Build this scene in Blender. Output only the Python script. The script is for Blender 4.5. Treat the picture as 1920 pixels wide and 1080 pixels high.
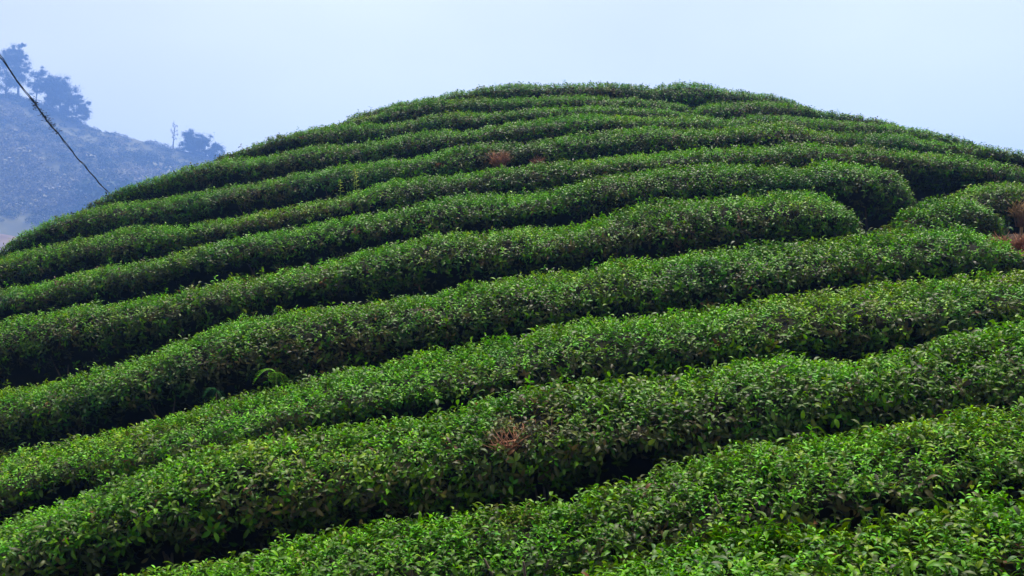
import bpy, math, random
import numpy as np
from mathutils import Vector

for o in list(bpy.data.objects):
    bpy.data.objects.remove(o)
random.seed(7)
RNG = np.random.default_rng(7)
sc = bpy.context.scene
COL = sc.collection

# ------------------------------------------------------------------ camera
cam_data = bpy.data.cameras.new('camera')
cam_data.lens = 35.0
cam_data.sensor_width = 36.0
cam_data.clip_start = 0.05
cam_data.clip_end = 5000.0
cam = bpy.data.objects.new('camera', cam_data)
cam.location = (0, 0, 0)
cam.rotation_euler = (math.radians(90 + 6.0), 0, 0)
COL.objects.link(cam)
sc.camera = cam

# ------------------------------------------------------------------ sky and sun (soft, hazy daylight)
SUN_ELEV, SUN_ROT = math.radians(70), math.radians(15)
world = bpy.data.worlds.new('World')
sc.world = world
world.use_nodes = True
wn, wl = world.node_tree.nodes, world.node_tree.links
wn.clear()
sky = wn.new('ShaderNodeTexSky')
sky.sky_type = 'NISHITA'
sky.sun_disc = False
sky.sun_elevation = SUN_ELEV
sky.sun_rotation = SUN_ROT
sky.altitude = 900
sky.air_density = 1.0
sky.dust_density = 6.0
sky.ozone_density = 1.0
cloud = wn.new('ShaderNodeMix')
cloud.data_type = 'RGBA'
cloud.inputs['Factor'].default_value = 0.85
cloud.inputs['B'].default_value = (12.6, 12.3, 11.2, 1)      # thin even cloud veil over the sky
bg = wn.new('ShaderNodeBackground')
bg.inputs['Strength'].default_value = 0.05
wo = wn.new('ShaderNodeOutputWorld')
veil = wn.new('ShaderNodeTexNoise')                           # faint uneven cloud
veil.inputs['Scale'].default_value = 1.6
veil.inputs['Detail'].default_value = 4
veil.inputs['Roughness'].default_value = 0.45
wtc = wn.new('ShaderNodeTexCoord')
wmap = wn.new('ShaderNodeMapping')
wmap.inputs['Scale'].default_value = (1, 1, 2.2)
vr = wn.new('ShaderNodeValToRGB')
vr.color_ramp.elements[0].position, vr.color_ramp.elements[1].position = 0.32, 0.68
vr.color_ramp.elements[0].color = (9.7, 9.4, 8.7, 1)
vr.color_ramp.elements[1].color = (13.2, 12.9, 11.2, 1)
wl.new(wtc.outputs['Generated'], wmap.inputs['Vector'])
wl.new(wmap.outputs['Vector'], veil.inputs['Vector'])
wl.new(veil.outputs['Fac'], vr.inputs['Fac'])
wl.new(vr.outputs['Color'], cloud.inputs['B'])
wl.new(sky.outputs['Color'], cloud.inputs['A'])
wl.new(cloud.outputs['Result'], bg.inputs['Color'])
wl.new(bg.outputs['Background'], wo.inputs['Surface'])

sun_data = bpy.data.lights.new('sun', 'SUN')
sun_data.energy = 4.8
sun_data.angle = math.radians(10)
sun_data.color = (1.0, 0.93, 0.80)
sun = bpy.data.objects.new('sun', sun_data)
# light travels from the sun: azimuth measured as the sky does (rotation about Z from +Y)
sd = Vector((math.sin(SUN_ROT) * math.cos(SUN_ELEV), math.cos(SUN_ROT) * math.cos(SUN_ELEV), math.sin(SUN_ELEV)))
sun.rotation_euler = (-sd).to_track_quat('-Z', 'Y').to_euler()
sun.location = (0, 0, 60)
COL.objects.link(sun)

vs = sc.view_settings
vs.view_transform = 'Standard'
vs.look = 'None'
vs.exposure = 0.97
vs.gamma = 1.0
vs.use_curve_mapping = False
sc.cycles.use_denoising = True
sc.cycles.max_bounces = 6
sc.cycles.diffuse_bounces = 2
sc.cycles.glossy_bounces = 2
sc.cycles.transmission_bounces = 3
sc.cycles.volume_bounces = 1
sc.cycles.caustics_reflective = False
sc.cycles.caustics_refractive = False


# ------------------------------------------------------------------ helpers
def smooth01(a, b, x):
    t = np.clip((np.asarray(x, float) - a) / (b - a), 0, 1)
    return t * t * (3 - 2 * t)


def vnoise(p, seed=0):
    """value noise in [-1, 1]; p is (n, 3)"""
    p = np.asarray(p, float)
    i = np.floor(p).astype(np.int64)
    f = p - i
    u = f * f * (3 - 2 * f)
    out = np.zeros(len(p))
    for dx in (0, 1):
        for dy in (0, 1):
            for dz in (0, 1):
                h = ((i[:, 0] + dx) * 73856093) ^ ((i[:, 1] + dy) * 19349663) ^ ((i[:, 2] + dz) * 83492791) ^ (seed * 2654435761)
                h = (h ^ (h >> 13)) * 1274126177 & 0x7fffffff
                h = (h ^ (h >> 15)) & 0xffffff
                w = (u[:, 0] if dx else 1 - u[:, 0]) * (u[:, 1] if dy else 1 - u[:, 1]) * (u[:, 2] if dz else 1 - u[:, 2])
                out += w * (h / 0x7fffff - 1)
    return out


def fbm(p, octaves=3, seed=0):
    p = np.asarray(p, float)
    o, a, t = np.zeros(len(p)), 1.0, 0.0
    for k in range(octaves):
        o += a * vnoise(p * 2 ** k + 17.3 * k, seed + k)
        t += a
        a *= 0.5
    return o / t


def mesh_of(name, verts, faces, mat=None, smooth=True):
    me = bpy.data.meshes.new(name)
    me.from_pydata([tuple(map(float, v)) for v in verts], [], faces)
    if smooth:
        me.shade_smooth()
    if mat is not None:
        me.materials.append(mat)
    me.update()
    return me


def link(name, data, parent=None, loc=(0, 0, 0), rot=(0, 0, 0), scale=(1, 1, 1)):
    o = bpy.data.objects.new(name, data)
    COL.objects.link(o)
    o.location, o.rotation_euler, o.scale = loc, rot, scale
    if parent is not None:
        o.parent = parent
    return o


def tag(o, label=None, cat=None, group=None, kind=None):
    if label: o['label'] = label
    if cat: o['category'] = cat
    if group: o['group'] = group
    if kind: o['kind'] = kind
    return o


class Geo:
    """collects pieces of one mesh"""
    def __init__(self):
        self.v, self.f = [], []

    def add(self, v, f):
        n = len(self.v)
        self.v.extend(v)
        self.f.extend([tuple(i + n for i in q) for q in f])

    def tube(self, pts, r0, r1, sides=5):
        pts = [Vector(p) for p in pts]
        n = len(pts)
        v, f = [], []
        for k, p in enumerate(pts):
            t = (pts[min(k + 1, n - 1)] - pts[max(k - 1, 0)]).normalized()
            a = t.orthogonal().normalized() if abs(t.z) > 0.95 else t.cross(Vector((0, 0, 1))).normalized()
            b = t.cross(a)
            r = r0 + (r1 - r0) * k / max(1, n - 1)
            for s in range(sides):
                an = 2 * math.pi * s / sides
                v.append(p + a * (r * math.cos(an)) + b * (r * math.sin(an)))
        for k in range(n - 1):
            for s in range(sides):
                s2 = (s + 1) % sides
                f.append((k * sides + s, k * sides + s2, (k + 1) * sides + s2, (k + 1) * sides + s))
        f.append(tuple(range(sides))[::-1])
        f.append(tuple((n - 1) * sides + s for s in range(sides)))
        self.add(v, f)

    def mesh(self, name, mat=None, smooth=True):
        return mesh_of(name, self.v, self.f, mat, smooth)


# ------------------------------------------------------------------ materials
def new_mat(name):
    m = bpy.data.materials.new(name)
    m.use_nodes = True
    nt = m.node_tree
    b = nt.nodes['Principled BSDF']
    return m, nt, b


def plain(name, col, rough=0.8, var=0.25, scale=6.0, spec=0.3, bump=0.0):
    m, nt, b = new_mat(name)
    tc = nt.nodes.new('ShaderNodeTexCoord')
    nz = nt.nodes.new('ShaderNodeTexNoise')
    nz.inputs['Scale'].default_value = scale
    nz.inputs['Detail'].default_value = 5
    cr = nt.nodes.new('ShaderNodeValToRGB')
    cr.color_ramp.elements[0].position = 0.3
    cr.color_ramp.elements[1].position = 0.7
    cr.color_ramp.elements[0].color = tuple(c * (1 - var) for c in col) + (1,)
    cr.color_ramp.elements[1].color = tuple(c * (1 + var) for c in col) + (1,)
    nt.links.new(tc.outputs['Object'], nz.inputs['Vector'])
    nt.links.new(nz.outputs['Fac'], cr.inputs['Fac'])
    nt.links.new(cr.outputs['Color'], b.inputs['Base Color'])
    b.inputs['Roughness'].default_value = rough
    b.inputs['Specular IOR Level'].default_value = spec
    if bump:
        bp = nt.nodes.new('ShaderNodeBump')
        bp.inputs['Strength'].default_value = bump
        bp.inputs['Distance'].default_value = 0.05
        nt.links.new(nz.outputs['Fac'], bp.inputs['Height'])
        nt.links.new(bp.outputs['Normal'], b.inputs['Normal'])
    return m


def leaf_mat(name, rough=0.48, transl=0.30, spec=0.15, coltype='INSTANCER', fixed=None):
    """leaf skin: colour comes from each shoot's own tint, a slight change from leaf to leaf, a paler underside"""
    m, nt, b = new_mat(name)
    out = nt.nodes['Material Output']
    if fixed is None:
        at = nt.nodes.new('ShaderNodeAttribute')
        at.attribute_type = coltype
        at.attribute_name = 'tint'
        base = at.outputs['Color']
    else:
        rgb = nt.nodes.new('ShaderNodeRGB')
        rgb.outputs[0].default_value = tuple(fixed) + (1,)
        base = rgb.outputs[0]
    geo = nt.nodes.new('ShaderNodeNewGeometry')
    hsv = nt.nodes.new('ShaderNodeHueSaturation')
    nt.links.new(base, hsv.inputs['Color'])
    mr = nt.nodes.new('ShaderNodeMapRange')
    mr.inputs['To Min'].default_value = 0.30
    mr.inputs['To Max'].default_value = 1.55
    hsv.inputs['Saturation'].default_value = 1.14
    nt.links.new(geo.outputs['Random Per Island'], mr.inputs['Value'])
    nt.links.new(mr.outputs['Result'], hsv.inputs['Value'])
    hr = nt.nodes.new('ShaderNodeMapRange')
    hr.inputs['To Min'].default_value = 0.475
    hr.inputs['To Max'].default_value = 0.52
    wob = nt.nodes.new('ShaderNodeMath')
    wob.operation = 'FRACT'
    mul = nt.nodes.new('ShaderNodeMath')
    mul.operation = 'MULTIPLY'
    mul.inputs[1].default_value = 7.31
    nt.links.new(geo.outputs['Random Per Island'], mul.inputs[0])
    nt.links.new(mul.outputs[0], wob.inputs[0])
    nt.links.new(wob.outputs[0], hr.inputs['Value'])
    nt.links.new(hr.outputs['Result'], hsv.inputs['Hue'])
    nt.links.new(hsv.outputs['Color'], b.inputs['Base Color'])
    b.inputs['Roughness'].default_value = rough
    b.inputs['Specular IOR Level'].default_value = spec
    tr = nt.nodes.new('ShaderNodeBsdfTranslucent')
    nt.links.new(hsv.outputs['Color'], tr.inputs['Color'])
    mx = nt.nodes.new('ShaderNodeMixShader')
    mx.inputs['Fac'].default_value = transl
    nt.links.new(b.outputs['BSDF'], mx.inputs[1])
    nt.links.new(tr.outputs['BSDF'], mx.inputs[2])
    nt.links.new(mx.outputs['Shader'], out.inputs['Surface'])
    return m


M_leaf = leaf_mat('tea_leaf')
M_far_leaf = leaf_mat('far_leaf', rough=0.6, transl=0.2, spec=0.2)
M_core = plain('hedge_inside_shade', (0.012, 0.012, 0.007), 0.95, 0.4, 9.0, 0.05)  # near-black: the shade inside the hedge put into the colour
M_bark = plain('tea_bark', (0.09, 0.065, 0.045), 0.9, 0.35, 20, 0.2)
M_soil = plain('soil_leaf_litter', (0.024, 0.014, 0.010), 0.95, 0.5, 7.0, 0.1, 0.6)
M_redsoil = plain('red_soil', (0.26, 0.10, 0.065), 0.95, 0.4, 9.0, 0.1, 0.5)
M_twig = plain('dead_twig', (0.27, 0.125, 0.07), 0.9, 0.45, 12, 0.1)
M_twig_tan = plain('dead_twig_tan', (0.21, 0.13, 0.06), 0.9, 0.45, 12, 0.1)
M_cable = plain('old_cable', (0.016, 0.017, 0.02), 0.7, 0.4, 8, 0.3)
M_pole = plain('weathered_pole', (0.16, 0.13, 0.10), 0.9, 0.3, 5, 0.2)
M_hillside = plain('far_scrub_ground', (0.085, 0.085, 0.05), 0.95, 0.4, 0.05, 0.1)
M_valley = plain('valley_ground', (0.17, 0.11, 0.065), 0.95, 0.4, 0.05, 0.1)
M_trunk = plain('far_trunk', (0.10, 0.085, 0.07), 0.9, 0.3, 2, 0.1)

# ------------------------------------------------------------------ measured layout (metres, camera eye at the origin)
DEAD_SPOTS = [((-0.21, 17.0, 4.05), 0.19), ((0.46, 16.95, 4.04), 0.09), ((0.13, 6.75, -0.21), 0.18), ((-0.03, 6.5, -0.3), 0.11), ((-0.04, 5.7, -0.7), 0.13)]
DEAD_BUSHES = [
    ((-0.21, 16.98, 3.87), 0.13, 0.36, 70, 'red', 'dead reddish brown bush standing in the face of a tea hedge', 'dead bush', 1),
    ((0.46, 16.93, 3.95), 0.09, 0.11, 24, 'red', 'small tuft of dead brown twigs beside the dead reddish bush', 'dead bush', 2),
    ((0.13, 6.78, -0.36), 0.13, 0.2, 32, 'red', 'upright bare brown twigs sticking out of the tea hedge top', 'dead bush', 3),
    ((-0.05, 6.5, -0.36), 0.07, 0.13, 18, 'red', 'few short brown twigs beside the larger bare patch', 'dead bush', 6),
    ((5.85, 11.55, 1.68), 0.3, 0.18, 120, 'red', 'low heap of red dry brush at the end of a tea hedge', 'dead bush', 4),
    ((6.73, 13.0, 2.26), 0.13, 0.34, 40, 'tan', 'tan dry bush on the shoulder beside the tea hedges', 'dead bush', 5),
]
FERNS = [((-2.29, 9.72, 0.18), 0.30, 'bright green fern frond hanging at the foot of a tea hedge', 1, (0.10, 0.26, 0.02), 3, -1.5),
         ((-2.88, 9.75, 0.01), 0.20, 'dark fern low in the gap between two tea hedges', 2, (0.025, 0.10, 0.035), 3, -1.5)]
WEEDS = [('weed', (-3.01, 17.2, 3.39), 0.30, 1, 'short pale yellow weed rising between two tea hedges', 'weed', (0.38, 0.47, 0.12), 11, 0.085),
         ('weed', (-2.75, 17.2, 3.46), 0.40, 2, 'taller pale yellow weed beside the short one', 'weed', (0.40, 0.47, 0.13), 12, 0.085),
         ('seedling', (2.94, 6.95, 0.14), 0.10, 1, 'bright green seedling on top of a tea hedge', 'seedling', (0.06, 0.34, 0.03), 13, 0.075),
         ('grass_tuft', (4.58, 12.05, 1.86), 0.16, 9, 'pale green tuft by the red soil at a hedge end', 'grass', (0.22, 0.33, 0.06), 14, 0.06)]
SOILS = [((4.72, 12.35, 0.05), 0.36, 0.75, 'red', 'red soil at the gap between hedge and stub', 'soil_patch', 1),
         ((6.3, 11.75, 0.05), 0.85, 0.55, 'red', 'red soil under the brush heap', 'soil_patch', 2)]
CABLE_A, CABLE_B, CABLE_SAG, VINE_SPAN = (-6.78, 10.05, 5.50), (-11.13, 28.42, 5.25), 0.30, (0.38, 0.50)
FAR_TREES = [
    dict(x=-304.3, y=598.0, h=35.7, crown=2.7750000000000004, spread=5.1, label='tall sparse tree on the far ridge, higher than the rest', seed=1, col=(0.022, 0.042, 0.022), bare_low=0.45, leaves=300),
    dict(x=-312.0, y=598.0, h=28.5, crown=6.29, spread=8.16, label='dark broad tree at the high end of the far ridge', seed=7, col=(0.025, 0.045, 0.025), bare_low=0.15, leaves=600, n_lobes=12),
    dict(x=-293.4, y=598.0, h=21.3, crown=3.33, spread=6.46, label='open airy tree beside the tall sparse tree', seed=2, col=(0.022, 0.045, 0.022), bare_low=0.3, leaves=260),
    dict(x=-285.7, y=598.0, h=19.0, crown=2.9600000000000004, spread=5.1, label='slim tree between the airy tree and the dense tree', seed=3, col=(0.022, 0.045, 0.022), bare_low=0.2),
    dict(x=-278.0, y=598.0, h=22.8, crown=4.255, spread=5.779999999999999, label='dense rounded tree on the far ridge', seed=4, col=(0.018, 0.04, 0.02), bare_low=0.08, leaves=600, n_lobes=14),
    dict(x=-268.4, y=598.0, h=16.0, crown=3.33, spread=5.44, label='low spreading tree at the foot of the dense tree', seed=5, col=(0.018, 0.04, 0.02), bare_low=0.1, leaves=480, n_lobes=11),
    dict(x=-207.9, y=598.0, h=18.6, crown=0.0, spread=2.55, label='leafless tree standing alone on the far ridge', seed=6, col=(0.1, 0.1, 0.1), bare_low=0.35, n_lobes=10),
    dict(x=-197.3, y=598.0, h=12.5, crown=2.9600000000000004, spread=3.4, label='bushy tree next to the leafless tree', seed=8, col=(0.022, 0.045, 0.022), bare_low=0.08, leaves=420),
    dict(x=-190.3, y=598.0, h=11.8, crown=3.33, spread=4.08, label='bushy tree second from the leafless tree', seed=9, col=(0.022, 0.045, 0.022), bare_low=0.08, leaves=420),
    dict(x=-181.9, y=598.0, h=8.4, crown=2.9600000000000004, spread=4.08, label='low shrub-like tree nearest the tea hill on the far ridge', seed=10, col=(0.022, 0.045, 0.022), bare_low=0.05, leaves=360, n_lobes=7),
]
HAZE_TOP, HAZE_COL, HAZE_DENS = 250.0, (0.22, 0.43, 1.0), 0.00098
HEDGE_LABEL = {
    'R1': 'lowest tea hedge by the path, with the largest glossy leaves',
    'R2': 'tea hedge with a dip in its top, next above the lowest hedge',
    'R3': 'tea hedge with a patch of bare brown twigs in its face',
    'R4': 'long tea hedge next above the one with bare brown twigs',
    'R5': 'long tea hedge with a bright fern at its foot, ending at red brush',
    'R6': 'long tea hedge ending at the pale grass tuft and red soil',
    'R6b': 'short rounded stub of tea hedge between red soil and red brush heap',
    'R7': 'long tea hedge ending beside the dark hollow above the stub hedge',
    'R7b': 'tea hedge behind the stub hedge, beside the tan dry bush',
    'R8': 'long tea hedge with two pale yellow weeds behind its top',
    'R9': 'long tea hedge with a dead reddish bush standing in its face',
    'R10': 'tea hedge next above the one with the dead reddish bush',
    'R11': 'tea hedge third down from the rounded summit',
    'R12': 'narrow tea hedge directly under the summit hedge',
    'R13': 'topmost tea hedge crowning the rounded summit under the sky',
    'S1': 'tea hedge on the skyline past the notch beside the summit',
    'S2': 'thin tea hedge next below the skyline hedge past the notch',
    'S3': 'tea hedge ending in a blunt bulge on the shoulder skyline',
}
# crest line of every hedge: x, y, z and width in metres
CRESTS = {
    'R1': [(0.05,4.00,-0.63,0.84,0.62), (0.15,4.00,-0.58,0.84,0.62), (0.25,4.00,-0.54,0.84,0.62), (0.35,4.00,-0.51,0.84,0.62), (0.45,4.00,-0.49,0.84,0.62), (0.55,4.00,-0.48,0.84,0.62), (0.65,4.00,-0.47,0.84,0.62), (0.75,4.00,-0.47,0.84,0.62), (0.85,4.00,-0.46,0.84,0.62), (0.95,4.00,-0.46,0.84,0.62), (1.05,4.00,-0.45,0.84,0.62), (1.15,4.00,-0.44,0.84,0.62), (1.25,4.00,-0.43,0.84,0.62), (1.35,4.00,-0.42,0.84,0.62), (1.45,4.00,-0.41,0.84,0.62), (1.55,4.00,-0.41,0.84,0.62), (1.65,4.00,-0.41,0.84,0.62), (1.76,4.00,-0.40,0.84,0.62), (1.86,4.00,-0.38,0.84,0.62), (1.96,4.00,-0.37,0.84,0.62), (2.06,4.00,-0.37,0.84,0.62), (2.16,4.00,-0.37,0.84,0.62), (2.26,4.00,-0.37,0.84,0.62), (2.36,4.00,-0.37,0.84,0.62), (2.46,4.00,-0.35,0.84,0.62), (2.56,4.00,-0.34,0.84,0.62), (2.66,4.00,-0.33,0.84,0.62), (2.76,4.00,-0.32,0.84,0.62), (2.86,4.00,-0.31,0.84,0.62), (2.97,4.00,-0.30,0.84,0.62), (3.07,4.00,-0.28,0.84,0.62), (3.17,4.00,-0.27,0.84,0.62), (3.27,4.00,-0.26,0.84,0.62), (3.37,4.00,-0.25,0.84,0.62), (3.47,4.00,-0.24,0.84,0.62)],
    'R2': [(-4.17,5.91,-1.51,1.00,0.50), (-4.03,5.91,-1.47,1.00,0.50), (-3.89,5.91,-1.43,1.00,0.50), (-3.75,5.91,-1.39,1.00,0.50), (-3.61,5.90,-1.36,1.00,0.50), (-3.47,5.90,-1.32,1.00,0.50), (-3.32,5.90,-1.28,1.00,0.50), (-3.18,5.89,-1.25,1.00,0.50), (-3.04,5.89,-1.21,1.00,0.50), (-2.90,5.89,-1.18,1.00,0.50), (-2.76,5.89,-1.15,1.00,0.50), (-2.62,5.88,-1.12,1.00,0.50), (-2.48,5.88,-1.09,1.00,0.50), (-2.33,5.88,-1.06,1.00,0.50), (-2.19,5.88,-1.04,1.00,0.50), (-2.05,5.88,-1.01,1.00,0.50), (-1.91,5.87,-0.98,1.00,0.50), (-1.77,5.87,-0.94,1.00,0.50), (-1.63,5.87,-0.91,1.00,0.50), (-1.49,5.87,-0.88,1.00,0.50), (-1.34,5.87,-0.85,1.00,0.50), (-1.20,5.86,-0.82,1.00,0.50), (-1.06,5.86,-0.79,1.00,0.50), (-0.92,5.86,-0.76,1.00,0.50), (-0.78,5.86,-0.74,1.00,0.50), (-0.64,5.86,-0.72,1.00,0.50), (-0.49,5.86,-0.71,1.00,0.50), (-0.35,5.86,-0.69,1.00,0.50), (-0.21,5.86,-0.69,1.00,0.50), (-0.07,5.85,-0.70,1.00,0.50), (0.08,5.85,-0.65,1.00,0.50), (0.22,5.85,-0.59,1.00,0.50), (0.36,5.85,-0.55,1.00,0.50), (0.50,5.85,-0.52,1.00,0.50), (0.65,5.85,-0.50,1.00,0.50), (0.79,5.85,-0.47,1.00,0.50), (0.93,5.85,-0.44,1.00,0.50), (1.08,5.85,-0.41,1.00,0.50), (1.22,5.85,-0.38,1.00,0.50), (1.36,5.85,-0.35,1.00,0.50), (1.51,5.85,-0.32,1.00,0.50), (1.65,5.85,-0.31,1.00,0.50), (1.79,5.85,-0.29,1.00,0.50), (1.94,5.85,-0.27,1.00,0.50), (2.08,5.85,-0.23,1.00,0.50), (2.23,5.85,-0.20,1.00,0.50), (2.37,5.85,-0.17,1.00,0.50), (2.52,5.85,-0.15,1.00,0.50), (2.66,5.85,-0.13,1.00,0.50), (2.81,5.85,-0.11,1.00,0.50), (2.95,5.85,-0.09,1.00,0.50), (3.10,5.86,-0.07,1.00,0.50), (3.24,5.86,-0.04,1.00,0.51), (3.39,5.86,-0.03,1.00,0.51), (3.53,5.86,-0.01,1.00,0.52), (3.68,5.86,0.01,1.00,0.52), (3.83,5.86,0.03,1.00,0.53), (3.97,5.86,0.04,1.00,0.53), (4.12,5.86,0.06,1.00,0.53), (4.26,5.87,0.07,1.00,0.53), (4.41,5.87,0.08,1.00,0.53), (4.56,5.87,0.09,1.00,0.52), (4.70,5.87,0.11,1.00,0.52), (4.85,5.87,0.12,1.00,0.52), (5.00,5.87,0.13,1.00,0.52), (5.15,5.88,0.14,1.00,0.52)],
    'R3': [(-6.05,7.48,-1.90,1.55,0.60), (-5.87,7.47,-1.83,1.55,0.60), (-5.69,7.46,-1.76,1.54,0.60), (-5.51,7.45,-1.69,1.53,0.60), (-5.33,7.44,-1.62,1.49,0.60), (-5.15,7.43,-1.55,1.43,0.60), (-4.97,7.42,-1.48,1.36,0.60), (-4.80,7.41,-1.41,1.29,0.60), (-4.62,7.40,-1.34,1.25,0.60), (-4.44,7.39,-1.27,1.21,0.60), (-4.26,7.38,-1.20,1.20,0.60), (-4.09,7.37,-1.13,1.19,0.60), (-3.91,7.37,-1.06,1.19,0.60), (-3.73,7.36,-0.99,1.19,0.60), (-3.56,7.35,-0.92,1.19,0.60), (-3.38,7.35,-0.86,1.19,0.60), (-3.20,7.34,-0.80,1.20,0.60), (-3.03,7.33,-0.73,1.20,0.60), (-2.85,7.33,-0.65,1.21,0.61), (-2.67,7.32,-0.58,1.21,0.63), (-2.50,7.31,-0.51,1.22,0.65), (-2.32,7.31,-0.45,1.22,0.67), (-2.14,7.30,-0.41,1.22,0.69), (-1.97,7.30,-0.38,1.22,0.70), (-1.79,7.29,-0.35,1.22,0.70), (-1.61,7.29,-0.31,1.21,0.70), (-1.44,7.28,-0.28,1.21,0.71), (-1.26,7.28,-0.24,1.21,0.72), (-1.08,7.28,-0.21,1.21,0.73), (-0.91,7.27,-0.18,1.21,0.74), (-0.73,7.27,-0.15,1.21,0.76), (-0.55,7.27,-0.12,1.21,0.78), (-0.38,7.26,-0.09,1.21,0.80), (-0.20,7.26,-0.06,1.21,0.82), (-0.02,7.26,-0.02,1.21,0.83), (0.15,7.26,0.01,1.21,0.83), (0.33,7.26,0.04,1.20,0.81), (0.51,7.25,0.06,1.20,0.79), (0.69,7.25,0.08,1.19,0.78), (0.86,7.25,0.10,1.19,0.77), (1.04,7.25,0.12,1.18,0.76), (1.22,7.25,0.15,1.18,0.75), (1.39,7.25,0.18,1.18,0.75), (1.57,7.25,0.22,1.18,0.75), (1.75,7.25,0.25,1.18,0.75), (1.93,7.25,0.28,1.18,0.75), (2.11,7.25,0.30,1.18,0.75), (2.28,7.25,0.31,1.17,0.73), (2.46,7.25,0.32,1.17,0.72), (2.64,7.26,0.33,1.17,0.69), (2.82,7.26,0.35,1.16,0.67), (3.00,7.26,0.37,1.16,0.67), (3.18,7.26,0.40,1.17,0.67), (3.36,7.26,0.44,1.17,0.68), (3.54,7.27,0.48,1.17,0.70), (3.72,7.27,0.51,1.18,0.71), (3.90,7.27,0.54,1.18,0.73), (4.09,7.28,0.57,1.19,0.74), (4.27,7.28,0.60,1.19,0.75), (4.45,7.28,0.62,1.20,0.75), (4.64,7.29,0.64,1.20,0.76), (4.82,7.29,0.66,1.20,0.76), (5.00,7.30,0.68,1.21,0.76), (5.19,7.30,0.70,1.22,0.77), (5.37,7.31,0.72,1.25,0.77), (5.56,7.32,0.74,1.28,0.77), (5.75,7.32,0.76,1.34,0.77), (5.93,7.33,0.78,1.40,0.77), (6.12,7.34,0.79,1.47,0.77), (6.31,7.34,0.81,1.52,0.78), (6.50,7.35,0.83,1.55,0.78)],
    'R4': [(-8.09,9.60,-1.57,1.55,0.71), (-7.85,9.57,-1.50,1.55,0.71), (-7.60,9.55,-1.42,1.55,0.70), (-7.36,9.52,-1.35,1.55,0.69), (-7.12,9.50,-1.28,1.55,0.68), (-6.87,9.47,-1.20,1.55,0.66), (-6.64,9.45,-1.13,1.55,0.65), (-6.40,9.42,-1.06,1.55,0.63), (-6.16,9.40,-0.99,1.55,0.62), (-5.92,9.38,-0.93,1.55,0.61), (-5.69,9.36,-0.86,1.55,0.60), (-5.46,9.34,-0.80,1.55,0.60), (-5.22,9.32,-0.74,1.55,0.60), (-4.99,9.30,-0.69,1.55,0.60), (-4.76,9.29,-0.63,1.55,0.60), (-4.53,9.27,-0.56,1.55,0.60), (-4.30,9.25,-0.49,1.55,0.60), (-4.07,9.24,-0.42,1.55,0.60), (-3.85,9.22,-0.36,1.55,0.60), (-3.62,9.21,-0.31,1.54,0.60), (-3.39,9.19,-0.27,1.53,0.60), (-3.16,9.18,-0.22,1.52,0.60), (-2.94,9.17,-0.17,1.51,0.60), (-2.71,9.16,-0.11,1.50,0.60), (-2.49,9.15,-0.05,1.49,0.60), (-2.27,9.14,0.02,1.49,0.60), (-2.04,9.13,0.08,1.49,0.60), (-1.82,9.12,0.13,1.49,0.60), (-1.60,9.11,0.18,1.49,0.60), (-1.37,9.10,0.23,1.49,0.60), (-1.15,9.09,0.28,1.49,0.60), (-0.93,9.09,0.32,1.49,0.60), (-0.71,9.08,0.37,1.48,0.60), (-0.48,9.07,0.41,1.48,0.60), (-0.26,9.07,0.45,1.48,0.60), (-0.04,9.06,0.50,1.48,0.60), (0.18,9.06,0.54,1.48,0.60), (0.41,9.06,0.58,1.48,0.60), (0.63,9.05,0.61,1.49,0.60), (0.85,9.05,0.64,1.49,0.61), (1.07,9.05,0.67,1.48,0.62), (1.30,9.05,0.71,1.48,0.62), (1.52,9.05,0.74,1.48,0.63), (1.74,9.05,0.78,1.48,0.63), (1.97,9.05,0.81,1.48,0.62), (2.19,9.05,0.83,1.48,0.62), (2.41,9.06,0.84,1.48,0.61), (2.64,9.06,0.88,1.49,0.62), (2.86,9.06,0.91,1.49,0.64), (3.09,9.07,0.94,1.49,0.66), (3.32,9.07,0.99,1.49,0.69), (3.54,9.08,1.03,1.49,0.71), (3.77,9.08,1.06,1.49,0.71), (4.00,9.09,1.07,1.49,0.69), (4.23,9.09,1.08,1.48,0.67), (4.46,9.10,1.09,1.48,0.64), (4.69,9.11,1.10,1.48,0.62), (4.92,9.12,1.11,1.48,0.61), (5.15,9.13,1.12,1.48,0.60), (5.38,9.14,1.13,1.48,0.60), (5.61,9.15,1.14,1.48,0.60), (5.85,9.16,1.15,1.48,0.60), (6.08,9.18,1.16,1.48,0.60), (6.32,9.19,1.16,1.49,0.60), (6.56,9.20,1.17,1.50,0.60), (6.79,9.22,1.18,1.52,0.60), (7.03,9.23,1.19,1.54,0.60), (7.28,9.25,1.20,1.55,0.60), (7.52,9.27,1.21,1.55,0.60), (7.76,9.29,1.21,1.55,0.60), (8.01,9.30,1.22,1.55,0.60), (8.26,9.32,1.23,1.55,0.60)],
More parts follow.
